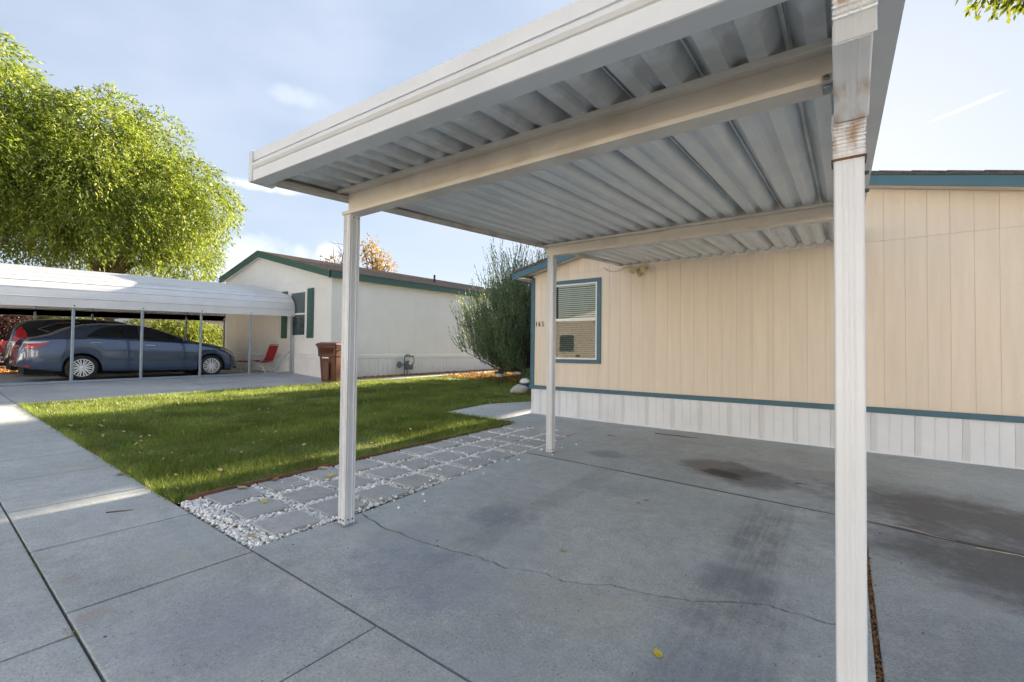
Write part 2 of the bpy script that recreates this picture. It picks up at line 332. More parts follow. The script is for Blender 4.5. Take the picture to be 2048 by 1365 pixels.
m_white = pmat('white aluminium', (.66, .69, .72), .34, .05, 3, bump=.03, bscale=6, col2=(.60, .61, .62), thr=(.5, .75))
m_pan = None
m_beam = pmat('almond beam paint', (.69, .65, .58), .42, .06, 4, col2=(.52, .46, .38), thr=(.55, .8))
m_channel = pmat('channel paint', (.60, .56, .49), .45, .10, 8, col2=(.38, .34, .28), thr=(.5, .75))
m_galv = pmat('galvanised steel', (.30, .33, .36), .45, .1, 30, metal=.5)
m_dark = pmat('black plastic', (.02, .02, .02), .45, .1)
m_screw = pmat('screw', (.12, .11, .10), .4, .1, metal=.8)
m_sid = pmat('beige siding', (.81, .71, .585), .62, .05, 2.2, bump=.12, bscale=30, stretch=(6, 6, .5), rnd=.018)
m_sidback = pmat('siding groove', (.72, .62, .50), .8, .05)
m_blue = pmat('blue trim', (.055, .145, .20), .5, .08, 6, bump=.05, bscale=80)
m_skirt = pmat('white vinyl skirting', (.78, .81, .85), .42, .04, 3, col2=(.72, .73, .73), thr=(.55, .8))
m_shing = pmat('shingle', (.135, .125, .12), .95, .35, 40, bump=.5, bscale=150, rnd=.2)
m_shing2 = pmat('tan shingle', (.25, .20, .165), .95, .35, 20, bump=.5, bscale=80, rnd=.18)
m_vinylw = pmat('white vinyl', (.80, .80, .79), .35, .03)
m_blind = pmat('blind slat', (.80, .78, .72), .5, .05)
m_glass = glassmat('window glass')
def screen_mat():
    m = bpy.data.materials.new('insect screen'); m.use_nodes = True; n, l = nt(m); b = n['Principled BSDF']; b.inputs['Base Color'].default_value = (.03, .03, .035, 1); b.inputs['Roughness'].default_value = .6
    t = n.new('ShaderNodeBsdfTransparent'); mx = n.new('ShaderNodeMixShader'); mx.inputs[0].default_value = .36; l.new(t.outputs[0], mx.inputs[1]); l.new(b.outputs[0], mx.inputs[2]); l.new(mx.outputs[0], n['Material Output'].inputs[0]); return m
m_screen = screen_mat()
m_room = pmat('dark room', (.05, .05, .05), .9, .1)
m_nsid = pmat('off white siding', (.86, .845, .80), .7, .03, 2, bump=.08, bscale=40, rnd=.01)
m_nskirt = pmat('off white skirting', (.82, .81, .78), .6, .05, 2)
m_green = pmat('green trim', (.055, .125, .10), .5, .1, 6)
m_ntrim = pmat('off white trim', (.84, .83, .80), .6, .03)
m_cpmetal = pmat('carport sheet metal', (.70, .71, .72), .32, .06, 2, metal=.15)
m_cppost = pmat('grey blue steel', (.30, .36, .42), .4, .08, 10, metal=.4)
m_can = pmat('brown bin plastic', (.11, .035, .018), .42, .12, 8)
m_cream = pmat('cream plastic', (.52, .43, .24), .45, .05)
m_lens = pmat('frosted lens', (.75, .72, .64), .25, .03)
m_red = pmat('red fabric', (.42, .022, .02), .75, .1, 30)
m_chrome = pmat('brushed aluminium', (.7, .7, .7), .3, .05, metal=.9)
m_meter = pmat('grey meter paint', (.12, .15, .15), .5, .1)
m_bark = pmat('bark', (.14, .095, .06), .9, .3, 14, bump=.5, bscale=30, stretch=(3, 3, .6))
m_rock = pmat('pale boulder', (.46, .43, .37), .85, .18, 12, bump=.3, bscale=30)
m_willow = leafmat('willow leaf', [(.085, .145, .02), (.17, .245, .03), (.28, .33, .05), (.12, .19, .025), (.48, .50, .24)], .40)
m_poplar = leafmat('poplar leaf', [(.03, .055, .015), (.05, .08, .02), (.07, .10, .03)], .2)
m_juniper = leafmat('grey green needles', [(.075, .12, .062), (.13, .19, .11), (.21, .27, .18), (.10, .15, .07)], .3)
m_autumn = leafmat('autumn leaf', [(.34, .19, .06), (.42, .28, .10), (.24, .18, .08)], .35)
m_bush = leafmat('hedge leaf', [(.15, .19, .02), (.22, .25, .03), (.12, .17, .03)], .4)
m_purple = leafmat('purple leaf', [(.07, .03, .03), (.045, .03, .03), (.10, .05, .045)], .2)
m_grass = leafmat('grass blade', [(.085, .165, .028), (.15, .24, .045), (.26, .30, .07), (.11, .19, .035), (.46, .40, .19)], .35, .5)
_n, _l = nt(m_grass)
for _q in _n:
    if _q.type == 'TEX_NOISE': _q.inputs['Scale'].default_value = 1.3; _q.inputs['Detail'].default_value = 5
    if _q.type == 'MAP_RANGE': _q.inputs[3].default_value = .62; _q.inputs[4].default_value = 1.38
m_dry = leafmat('dry leaf', [(.42, .17, .05), (.50, .28, .12), (.32, .14, .05), (.60, .40, .20)], .2, .7)
m_yleaf = pmat('yellow leaf', (.62, .50, .05), .6, .15, 80)
m_bleaf = pmat('brown leaf', (.30, .15, .06), .7, .2, 80)
m_tleaf = pmat('tan leaf', (.50, .38, .20), .7, .2, 80)
m_twig = pmat('twig', (.16, .10, .06), .8, .2)
m_wood = pmat('weathered timber', (.22, .18, .14), .9, .2, 10)

def pan_mat():
    """light grey painted roof pan with soot and water marks gathered along the seams and over the beams"""
    m = pmat('roof pan paint', (.74, .78, .79), .38, .06, 3, bump=.03, bscale=8); n, l = nt(m); b = n['Principled BSDF']
    src = b.inputs['Base Color'].links[0].from_socket
    g = n.new('ShaderNodeNewGeometry'); sp = n.new('ShaderNodeSeparateXYZ'); l.new(g.outputs['Position'], sp.inputs[0])
    mp = n.new('ShaderNodeMapping'); mp.inputs['Scale'].default_value = (7, .8, 7); l.new(g.outputs['Position'], mp.inputs[0])
    nz = n.new('ShaderNodeTexNoise'); nz.inputs['Scale'].default_value = 2; nz.inputs['Detail'].default_value = 6; l.new(mp.outputs[0], nz.inputs[0])
    nb = n.new('ShaderNodeTexNoise'); nb.inputs['Scale'].default_value = 9; nb.inputs['Detail'].default_value = 5; l.new(g.outputs['Position'], nb.inputs[0])
    def M_(op, a, c):
        r = n.new('ShaderNodeMath'); r.operation = op
        for i, v in enumerate((a, c)):
            if isinstance(v, (int, float)): r.inputs[i].default_value = v
            else: l.new(v, r.inputs[i])
        return r.outputs[0]
    def MR(o, a, c, d, e):
        r = n.new('ShaderNodeMapRange'); r.interpolation_type = 'SMOOTHSTEP'
        for i, v in enumerate((a, c, d, e)): r.inputs[i+1].default_value = v
        l.new(o, r.inputs[0]); return r.outputs[0]
    y = sp.outputs[1]; tot = None
    yw = M_('ADD', y, M_('MULTIPLY', M_('SUBTRACT', nb.outputs[0], .5), .45))
    for yc, w in ((1.74, .26), (4.62, .28), (7.02, .25)):
        d = M_('ABSOLUTE', M_('SUBTRACT', yw, yc), 0); a = MR(d, w, .0, 0, .42); tot = a if tot is None else M_('MAXIMUM', tot, a)
    # seam line every .305 m
    fx = M_('FRACT', M_('DIVIDE', M_('ADD', sp.outputs[0], 10*.305+.16), .305), 0); ds = M_('ABSOLUTE', M_('SUBTRACT', fx, .5), 0)
    sm = M_('MULTIPLY', MR(ds, .30, .5, 0, 1), MR(nz.outputs[0], .35, .7, .10, .45)); tot = M_('MAXIMUM', tot, sm)
    st = MR(nz.outputs[0], .55, .8, 0, .2); tot = M_('MAXIMUM', tot, st)
    mx = n.new('ShaderNodeMix'); mx.data_type = 'RGBA'; l.new(tot, mx.inputs['Factor']); l.new(src, mx.inputs['A']); mx.inputs['B'].default_value = (.20, .18, .155, 1); l.new(mx.outputs['Result'], b.inputs['Base Color'])
    return m
m_pan = pan_mat()
def spout_mat():
    """white downspout with rusty brown run marks at its joints"""
    m = pmat('downspout paint', (.69, .72, .75), .36, .04, 3, bump=.03, bscale=9); n, l = nt(m); b = n['Principled BSDF']; src = b.inputs['Base Color'].links[0].from_socket
    g = n.new('ShaderNodeNewGeometry'); sp = n.new('ShaderNodeSeparateXYZ'); l.new(g.outputs['Position'], sp.inputs[0])
    nz = n.new('ShaderNodeTexNoise'); nz.inputs['Scale'].default_value = 14; nz.inputs['Detail'].default_value = 5; mp = n.new('ShaderNodeMapping'); mp.inputs['Scale'].default_value = (3, 1, .7); l.new(g.outputs['Position'], mp.inputs[0]); l.new(mp.outputs[0], nz.inputs[0])
    r0 = n.new('ShaderNodeMapRange'); r0.interpolation_type = 'SMOOTHSTEP'; r0.inputs[1].default_value = 1.0; r0.inputs[2].default_value = .0
    tot = None
    for zc, w in ((1.925, .055), (1.995, .014), (2.115, .016), (2.19, .03)):
        q1 = n.new('ShaderNodeMath'); q1.operation = 'SUBTRACT'; l.new(sp.outputs[2], q1.inputs[0]); q1.inputs[1].default_value = zc
        q2 = n.new('ShaderNodeMath'); q2.operation = 'ABSOLUTE'; l.new(q1.outputs[0], q2.inputs[0]); q3 = n.new('ShaderNodeMath'); q3.operation = 'DIVIDE'; l.new(q2.outputs[0], q3.inputs[0]); q3.inputs[1].default_value = w*1.5
        if tot is None: tot = q3.outputs[0]
        else: q4 = n.new('ShaderNodeMath'); q4.operation = 'MINIMUM'; l.new(tot, q4.inputs[0]); l.new(q3.outputs[0], q4.inputs[1]); tot = q4.outputs[0]
    l.new(tot, r0.inputs[0])
    r1 = n.new('ShaderNodeMapRange'); r1.inputs[1].default_value = .42; r1.inputs[2].default_value = .66; r1.inputs[4].default_value = .85; l.new(nz.outputs[0], r1.inputs[0])
    mu = n.new('ShaderNodeMath'); mu.operation = 'MULTIPLY'; l.new(r0.outputs[0], mu.inputs[0]); l.new(r1.outputs[0], mu.inputs[1])
    mx = n.new('ShaderNodeMix'); mx.data_type = 'RGBA'; l.new(mu.outputs[0], mx.inputs['Factor']); l.new(src, mx.inputs['A']); mx.inputs['B'].default_value = (.33, .19, .09, 1); l.new(mx.outputs['Result'], b.inputs['Base Color'])
    return m
m_spout = spout_mat()
m_rust = pmat('rusty sealant', (.13, .065, .03), .8, .3, 40)
def vent_mat():
    m = pmat('perforated vinyl', (.77, .80, .84), .45, .04, 3); n, l = nt(m); b = n['Principled BSDF']; src = b.inputs['Base Color'].links[0].from_socket
    g = n.new('ShaderNodeNewGeometry'); mp = n.new('ShaderNodeMapping'); mp.inputs['Scale'].default_value = (1, 0, 1); mp.inputs['Rotation'].default_value = (0, R(45), 0); l.new(g.outputs['Position'], mp.inputs[0])
    v = n.new('ShaderNodeTexVoronoi'); v.inputs['Scale'].default_value = 95; v.inputs['Randomness'].default_value = 0; l.new(mp.outputs[0], v.inputs[0])
    r = n.new('ShaderNodeMapRange'); r.inputs[1].default_value = .34; r.inputs[2].default_value = .26; l.new(v.outputs['Distance'], r.inputs[0])
    mx = n.new('ShaderNodeMix'); mx.data_type = 'RGBA'; l.new(r.outputs[0], mx.inputs['Factor']); l.new(src, mx.inputs['A']); mx.inputs['B'].default_value = (.40, .40, .39, 1); l.new(mx.outputs['Result'], b.inputs['Base Color'])
    return m
m_vent = vent_mat()

# ============================================================ THE GROUND
def ground():
    xs = np.concatenate([[-900, -300, -120, -60, -35], np.arange(-28, 12, .5), [14, 20, 40, 120, 300, 900]]); ys = np.concatenate([[-900, -200, -60, -20], np.arange(-8, 30, .5), [35, 45, 80, 200, 900]])
    bm = bmesh.new(); g = [[bm.verts.new((x, y, zg(x, y)-.055)) for x in xs] for y in ys]
    for a, b in zip(g, g[1:]):
        for i in range(len(xs)-1): bm.faces.new((a[i], a[i+1], b[i+1], b[i]))
    me = bpy.data.meshes.new('ground'); bm.to_mesh(me); bm.free(); me.materials.append(m_soil)
    tag(link('ground', me), kind='structure')
ground()
def grid_patch(name, inside, x0, x1, y0, y1, st, mat, lift=0, kind='structure'):
    bm = bmesh.new(); vd = {}
    def V(i, j):
        if (i, j) not in vd: x, y = x0+i*st, y0+j*st; vd[i, j] = bm.verts.new((x, y, zg(x, y)+lift))
        return vd[i, j]
    for i in range(int((x1-x0)/st)):
        for j in range(int((y1-y0)/st)):
            if inside(x0+(i+.5)*st, y0+(j+.5)*st): bm.faces.new((V(i, j), V(i+1, j), V(i+1, j+1), V(i, j+1)))
    me = bpy.data.meshes.new(name); bm.to_mesh(me); bm.free(); me.materials.append(mat); return tag(link(name, me), kind=kind)

# sidewalk: slabs with real joints
def beds():
    sw = tag(link('sidewalk', (lambda mb: (mb.box(-30, 6, -.6, 1.31, -.35, -.06), mb.mesh('sidewalk'))[1])(MB()), m_soil), kind='structure')
    jx = [-1.72, -2.94, -3.95, -4.96, -6.03, -7.02, -7.9, -8.9, -9.9, -10.9, -11.9]
    ed = [5.5, 3.0, .2] + jx
    for a, b in zip(ed, ed[1:]):
        slab('slab', [(b+(.008 if b < -2 else .005), .488), (a-(.008 if a < -2 else .005), .488), (a-(.008 if a < -2 else .005), 1.311), (b+(.008 if b < -2 else .005), 1.311)], m_conc, sw)
    for k in range(14):
        a = -11.9-1.25*k; slab('slab', [(a-1.243, .488), (a-.007, .488), (a-.007, 1.308), (a-1.243, 1.308)], m_conc, sw)
    return sw
sidewalk = beds()
def pan_strip():
    gp = tag(link('gutter_pan', (lambda mb: (mb.box(-30, 6, -1.6, .2, -.4, -.16), mb.mesh('gutter_pan'))[1])(MB()), m_soil), kind='structure')
    ed = [5.5, 2.4, -.4, -2.71, -5.75, -8.8, -11.9, -15, -18.1]
    for a, b in zip(ed, ed[1:]): slab('slab', [(b+.008, -.35), (a-.008, -.35), (a-.008, .477), (b+.008, .477)], m_conc, gp, lift=-.006)
pan_strip()
road = grid_patch('road', lambda x, y: True, -60, 30, -9, -.35, .95, m_asph, -.03)

# driveway under the carport: slabs, an expansion joint and a long ragged crack
crack = [(-2.965, 2.105), (-2.647, 2.046), (-2.186, 2.048), (-1.984, 2.071), (-1.771, 2.111), (-1.577, 2.107), (-1.386, 2.184), (-1.219, 2.177), (-1.025, 2.297), (-.832, 2.335), (-.623, 2.40), (-.356, 2.58), (-.248, 2.593), (-.057, 2.606), (.094, 2.63)]
cr = []
rc = random.Random(3)
for (x0, y0), (x1, y1) in zip(crack, crack[1:]):
    for k in range(5):
        t = k/5; cr.append((x0+(x1-x0)*t, y0+(y1-y0)*t+(rc.uniform(-.013, .013) if k else rc.uniform(-.006, .006))))
cr.append(crack[-1])
def LX(y): return -2.993-.036*(y-1.317)       # left edge of the drive
def drive():
    d = tag(link('driveway', (lambda mb: (mb.hexa([(-3.0, 1.33, -.2), (8, 1.33, -.2), (8, 7.09, -.2), (-3.1, 7.09, -.2)], [(-3.0, 1.33, -.045), (8, 1.33, -.06), (8, 7.09, -.03), (-3.1, 7.09, .02)]), mb.mesh('driveway'))[1])(MB()), m_soil), kind='structure')
    def poly(name, pts, mat, inset=.006, lift=0): return slab(name, pts, mat, d, .07, inset=inset, lift=lift)
    w = .0052
    wd = [w*(.6+1.3*abs(math.sin(i*1.7)+.5*math.sin(i*.63))) for i in range(len(cr))]
    front = [(LX(1.324), 1.324), (.094, 1.324)]+[(x, y-wd[i]) for i, (x, y) in reversed(list(enumerate(cr)))]
    poly('slab', front, m_drive, 0)
    back = [(x, y+wd[i]) for i, (x, y) in enumerate(cr)]+[(.098, 4.285), (-2.2, 4.43), (LX(4.46), 4.46)]
    poly('slab', back, m_drive, 0)
    poly('slab', [(LX(4.476), 4.478), (-2.2, 4.448), (.115, 4.302), (1.6, 4.075), (5.4, 3.55), (7, 3.4), (7, 7.09), (LX(7.09), 7.09)], m_drive, 0, .0015)
    poly('slab', [(.122, 1.324), (7, 1.324), (7, 3.388), (5.4, 3.537), (1.6, 4.062), (.116, 4.278)], m_drive2, .006, -.004)
    return d
driveway = drive()
def walk_house():
    w = tag(link('house_walk', (lambda mb: (mb.box(-6.0, -3.3, 6.08, 8.4, -.2, .0), mb.mesh('house_walk'))[1])(MB()), m_soil), kind='structure')
    slab('slab', [(-6.03, 6.02), (-4.735, 6.07), (-4.79, 7.09), (-4.79, 8.5), (-5.7, 8.46), (-6.16, 7.5)], m_conc, w)
    slab('slab', [(-4.36, 5.885), (LX(5.93)-.008, 5.935), (LX(7.09)-.008, 7.09), (-4.775, 7.09), (-4.722, 6.075)], m_drive, w, inset=.006)
walk_house()

# stepping stones in white pebbles, wooden edging
def EX(y): return -4.292-.012*(y-1.41)
def pebble_path():
    bed = grid_patch('pebble_path', lambda x, y: EX(y)+.02 < x < LX(y)-.0, -4.4, -2.95, 1.33, 5.93, .05, pmat('pebble bed', (.30, .27, .22), .9, .3, 40, bump=.5, bscale=90), -.022)
    mb = MB(); mb.box(-.165, .165, -.165, .165, -.045, .018); mb.bevel(.006); base = mb.mesh('paver'); base.materials.append(m_paver)
    holes = []
    rows = [(-3.20, .012), (-3.655, .006), (-4.09, .004)]
    for r_, (x0, dr) in enumerate(rows):
        for k in range(11):
            y = 1.67+.41*k+(.0 if r_ else -.01)+rc.uniform(-.012, .012); x = x0-dr*k+rc.uniform(-.012, .012); a = rc.uniform(-.04, .04)
            if y > 5.80: continue
            o = link('paver', base, None, bed, (x, y, zg(x, y)+.0+rc.uniform(-.004, .003)), (rc.uniform(-.015, .015), rc.uniform(-.015, .015), a)); holes.append((x, y, a))
    # pebbles, joined: nobody could count them
    v, f = ico(1); pts = []
    r = np.random.default_rng(4); N = 9500
    X = r.uniform(-4.32, -2.99, N*3); Y = r.uniform(1.335, 5.9, N*3)**1; keep = (X > EX(Y)+.018) & (X < -2.993-.036*(Y-1.317)+.004) & (Y < 5.885+(X+4.36)*.038)
    for hx, hy, ha in holes:
        dx, dy = X-hx, Y-hy; u = dx*np.cos(ha)+dy*np.sin(ha); w = -dx*np.sin(ha)+dy*np.cos(ha)
        keep &= ~((abs(u) < .163) & (abs(w) < .163))
    X, Y = X[keep], Y[keep]; X, Y = X[:13000], Y[:13000]
    # a few strays on pavers and concrete
    sx = r.uniform(-4.2, -2.75, 60); sy = r.uniform(1.3, 5.6, 60); ns = len(sx)
    Z = np.array([zg(a, b) for a, b in zip(X, Y)])+r.uniform(-.020, .006, len(X)); sz = np.array([zg(a, b)+.019+.004 if a < -3.03 else zg(a, b)+.005 for a, b in zip(sx, sy)])
    X = np.r_[X, sx]; Y = np.r_[Y, sy]; Z = np.r_[Z, sz]; n = len(X)
    s = r.lognormal(-4.62, .28, n); A = rotmats(n, .5, r)*(np.stack([s*1.25, s, s*.72], 1)[:, None, :])
    o = npinst('pebbles', v, f, (A, np.stack([X, Y, Z], 1)), m_pebble); tag(o, 'small white landscaping pebbles filled in around the square stepping stones', kind='stuff')
    e = empty('wood_edging', (-4.31, 1.40, zg(-4.3, 1.4)), label='thin reddish brown wooden edging board between the lawn and the white pebbles', cat='garden edging')
    ys = [1.40, 2.85, 4.35, 5.87]
    for a, b in zip(ys, ys[1:]):
        mb = MB(); z0, z1 = zg(-4.3, a), zg(-4.3, b); w = .011
        A0 = Vector((EX(a), a+.004, z0)); B0 = Vector((EX(b)+rc.uniform(-.004, .004), b-.004, z1)); m_ = (A0+B0)/2+Vector((rc.uniform(-.012, .012), 0, 0))
        ring = lambda p: [p+Vector((-w, 0, -.06)), p+Vector((w, 0, -.06)), p+Vector((w, 0, .038)), p+Vector((-w, 0, .038))]
        mb.loft([ring(A0), ring(m_), ring(B0)]); o = mb.build('board', m_edge); o.parent = e; o.location = -Vector(e.location)
pebble_path()

# lawn
def lawn_in(x, y):
    if x < -12.33 or y < 1.33: return False
    if y > 20: return False
    if y < 5.9: return x < EX(y)-.01
    if x > -6.05 and y < 6.02+.04*(x+6.03): return x < -4.33
    if y < 7.5: return x < -6.03-.09*(y-6.02)
    if y < 8.48: return x < -6.16+.47*(y-7.5)
    return x < -4.85
lawn = grid_patch('lawn', lawn_in, -12.35, -4.3, 1.30, 20.1, .1, m_turf, -.012)
def grass():
    r = np.random.default_rng(11); V = []
    def region(n, x0, x1, y0, y1, h, w):
        X = r.uniform(x0, x1, n); Y = r.uniform(y0, y1, n); ok = np.array([lawn_in(a, b) for a, b in zip(X, Y)]); X, Y = X[ok], Y[ok]; n = len(X)
        # thinner, lower patches
        nv = np.array([noise.noise((a*.9, b*.9, 0))+.5*noise.noise((a*3, b*3, 4)) for a, b in zip(X, Y)]); ok = (r.uniform(-.9, .9, n) < nv+.55); X, Y, nv = X[ok], Y[ok], nv[ok]; n = len(X)
        Z = np.array([zg(a, b) for a, b in zip(X, Y)])-.014; a = r.uniform(0, 2*np.pi, n); hh = h*r.lognormal(0, .42, n)*(1+.7*nv); ww = w*r.uniform(.6, 1.3, n)
        lean = r.normal(0, .45, (n, 2))*hh[:, None]
        B = np.stack([X, Y, Z], 1); d = np.stack([np.cos(a), np.sin(a), np.zeros(n)], 1)*ww[:, None]/2
        T = B+np.stack([lean[:, 0], lean[:, 1], hh], 1)
        V.append(np.stack([B-d, B+d, T], 1).reshape(-1, 3))
    region(200000, -8, -4.3, 1.33, 6.5, .034, .0065)
    region(110000, -10.5, -6, 1.33, 9, .034, .009)
    region(110000, -12.4, -8, 1.33, 11, .036, .012)
    region(70000, -12.4, -4.8, 6, 14, .040, .014)
    region(24000, -12.4, -4.8, 12, 20, .05, .025)
    # ragged tufts hanging over the walk and along the boards
    n = 5200; X = r.uniform(-12.3, -4.32, n); Y = r.normal(1.335, .018, n)
    n2 = 3000; X = np.r_[X, r.normal(-4.325, .012, n2)]; Y = np.r_[Y, r.uniform(1.4, 5.8, n2)]; n3 = 5000; X = np.r_[X, r.normal(-12.36, .05, n3)]; Y = np.r_[Y, r.uniform(1.4, 9.5, n3)]
    n4 = 1200; X = np.r_[X, r.uniform(-6.05, -4.4, n4)]; Y = np.r_[Y, r.normal(5.98, .02, n4)]
    n = len(X); Z = np.array([zg(a, b) for a, b in zip(X, Y)])-.01; a = r.uniform(0, 2*np.pi, n); hh = .055*r.lognormal(0, .3, n)
    B = np.stack([X, Y, Z], 1); d = np.stack([np.cos(a), np.sin(a), 0*a], 1)*.0045; T = B+np.stack([r.normal(0, .03, n), r.normal(0, .03, n), hh], 1); V.append(np.stack([B-d, B+d, T], 1).reshape(-1, 3))
    o = npmesh('grass', np.concatenate(V), 3, m_grass); tag(o, 'mown green grass of the front lawn between the walk and the neighbour drive', kind='stuff')
grass()

# ============================================================ THE BEIGE HOUSE
HX, HY, HB, RX = -4.775, 7.106, 24.0, -.847      # left corner, front wall, back, ridge
SL = .2256
def gz(x): return 2.69+SL*(x-HX) if x < RX else 2.69+SL*(RX-HX)-SL*(x-RX)     # top of the gable wall
def beige_house():
    h = empty('beige_house', (RX, HY, 0), label='beige board-sided manufactured home numbered 165 with blue trim and white skirting', cat='house')
    inv = -Vector((RX, HY, 0))
    def P(o): o.location = Vector(o.location)+inv; return o
    xr = 2*RX-HX
    # body behind the siding, with an opening for the window
    wx0, wx1, wz0, wz1 = -4.335, -3.425, 1.115, 2.465
    mb = MB(); y0 = HY+.004
    for a, b, c, d in ((HX+.01, wx0, .6, 2.6), (wx0, wx1, .6, wz0), (wx0, wx1, wz1, 2.6), (wx1, xr-.01, .6, 2.6)): mb.quad((a, y0, c), (b, y0, c), (b, y0, d), (a, y0, d))
    mb.bm.faces.new([mb.bm.verts.new(p) for p in ((HX+.01, y0, 2.6), (xr-.01, y0, 2.6), (xr-.01, y0, gz(xr)), (RX, y0, gz(RX)), (HX+.01, y0, gz(HX)))])
    P(mb.build('wall', m_sidback, h))
    mb = MB(); mb.box(HX, xr, HY+.25, HB, .0, 2.68)
    P(mb.build('wall', m_sid, h)); mb = MB(); mb.box(HX, HX+.12, HY+.013, HY+.249, .0, 2.68); P(mb.build('wall', m_sid, h)); mb = MB(); mb.box(xr-.12, xr, HY+.013, HY+.249, 0, 2.68); P(mb.build('wall', m_sid, h))
    # planks between the grooves, lower course and gable course
    gx = [HX+.02]+[v for v in np.arange(-.847-.1965*19, -.84, .1965) if v > HX+.08]+[v for v in np.arange(.393-.196*6+.0, xr, .196) if v > -.80]
    gx = sorted(set(round(float(v), 4) for v in gx)); gx.append(xr)
    sz = 2.655
    for a, b in zip(gx, gx[1:]):
        g = .0017; a2, b2 = a+g, b-g
        if b2-a2 < .02: continue
        segs = [(.615, sz-.004)]
        if b > wx0-.05 and a < wx1+.05: segs = [(.615, 1.08), (2.50, sz-.004)]
        for z0, z1 in segs:
            mb = MB(); mb.box(a2, b2, HY, HY+.0055, z0, z1); mb.bevel(.001); P(mb.build('siding_plank', m_sid, h))
        za, zb = gz(a2)-.01, gz(b2)-.01
        if a2 < RX < b2: za, zb = gz(a2)-.01, gz(b2)-.01
        for p0, p1 in ((a2, wx0-.073), (wx1+.073, b2)):
            if segs[0][1] == 1.08 and a2 <= p0 and p1 <= b2 and p1-p0 > .012: mb = MB(); mb.box(p0, p1, HY, HY+.0055, 1.0801, 2.4999); P(mb.build('siding_plank', m_sid, h))
        mb = MB(); mb.hexa([(a2, HY-.004, sz), (b2, HY-.004, sz), (b2, HY+.0055, sz), (a2, HY+.0055, sz)], [(a2, HY-.004, za), (b2, HY-.004, zb), (b2, HY+.0055, zb), (a2, HY+.0055, za)]); P(mb.build('gable_plank', m_sid, h))
    # trims
    mb = MB(); mb.box(HX-.012, HX+.062, HY-.022, HY-.0005, .612, 2.64); mb.box(HX-.022, HX-.0005, HY-.022, HY+.08, .612, 2.60); mb.bevel(.003); P(mb.build('corner_trim', m_blue, h))
    mb = MB(); mb.box(HX-.045, xr+.03, HY-.034, HY+.02, .545, .612); mb.box(HX-.045, HX-.0, HY+.02, HB, .545, .612); mb.bevel(.004); P(mb.build('base_band', m_blue, h))
    # skirting
    sx = [HX+.0]+[v for v in np.arange(-3.795-.405*2, xr, .405)]
    def gb(x): return zg(x, HY)
    for i, (a, b) in enumerate(zip(sx, sx[1:]+[xr])):
        prof = []; wv = b-a
        n_ = 3
        xs_ = [a+.002, a+.062, a+.068]
        xs_ = [(a+.0, 0), (a+.008, .006), (a+.062, .006), (a+.070, 0)]
        rem = b-(a+.070)
        for k in (1, 2): xs_ += [(a+.070+rem*k/3-.010, 0), (a+.070+rem*k/3-.004, .007), (a+.070+rem*k/3+.004, .007), (a+.070+rem*k/3+.010, 0)]
        xs_.append((b-.002, 0))
        mb = MB(); yo = HY-.004
        rings = [[(x, yo-d, gb(x)+.018), (x, yo-d, .546), (x, yo+.012, .546), (x, yo+.012, gb(x)+.018)] for x, d in xs_]
        mb.loft(rings); p = P(mb.build('skirting_panel', m_skirt, h))
        mb = MB(); mb.box(a+.011, a+.059, yo-.0075, yo-.0061, gb(a)+.03, .54); q = mb.build('vent_strip', m_vent, p)
    mb = MB(); 
    for a, b in ((HX-.01, -1.5), (-1.5, 1.6), (1.6, xr)):
        mb.hexa([(a, HY-.020, gb(a)-.01), (b, HY-.020, gb(b)-.01), (b, HY+.0, gb(b)-.01), (a, HY, gb(a)-.01)], [(a, HY-.020, gb(a)+.026), (b, HY-.020, gb(b)+.026), (b, HY+.0, gb(b)+.026), (a, HY, gb(a)+.026)])
    P(mb.build('skirting_rail', m_skirt, h))
    # window
    w = empty('window', (0, 0, 0)); w.parent = h; w.location = inv
    mb = MB(); T = .075
    mb.box(wx0-T, wx1+T, HY-.024, HY-.0005, wz1, wz1+.068); mb.box(wx0-T, wx0, HY-.022, HY-.0005, wz0, wz1); mb.box(wx1, wx1+T, HY-.022, HY-.0005, wz0, wz1); mb.box(wx0-T, wx1+T, HY-.024, HY-.0005, wz0-.068, wz0); mb.bevel(.003)
    mb.build('trim', m_blue, w)
    mb = MB(); F = .028; zm = 1.82
    mb.box(wx0, wx1, HY-.018, HY+.06, wz1-F, wz1); mb.box(wx0, wx1, HY-.026, HY+.06, wz0, wz0+F); mb.box(wx0, wx0+F, HY-.018, HY+.06, wz0+F, wz1-F); mb.box(wx1-F, wx1, HY-.018, HY+.06, wz0+F, wz1-F); mb.box(wx0+F, wx1-F, HY-.012, HY+.05, zm-.024, zm+.024); mb.bevel(.003)
    mb.build('frame', m_vinylw, w)
    mb = MB(); mb.box(wx0+F, wx1-F, HY+.014, HY+.018, zm+.024, wz1-F); mb.build('pane', m_glass, w)
    mb = MB(); mb.box(wx0+F, wx1-F, HY-.002, HY+.002, wz0+F, zm-.024); mb.build('pane', m_glass, w)
    mb = MB(); z = wz0+.05
    while z < wz1-.04:
        c, s_ = math.cos(1.05), -math.sin(1.05); x0, x1 = wx0+.10, wx1-.035
        mb.quad((x0, HY+.055-.0135*c, z-.0135*s_), (x1, HY+.055-.0135*c, z-.0135*s_), (x1, HY+.055+.0135*c, z+.0135*s_), (x0, HY+.055+.0135*c, z+.0135*s_)); z += .036
    mb.box(wx0+.10, wx1-.035, HY+.04, HY+.07, wz1-.05, wz1-.028)
    tag(mb.build('blind', m_blind, w), kind='stuff')
    mb = MB(); mb.box(wx0+F, wx1-F, HY+.022, HY+.0225, wz0+F, zm-.024); mb.build('insect_screen', m_screen, w)
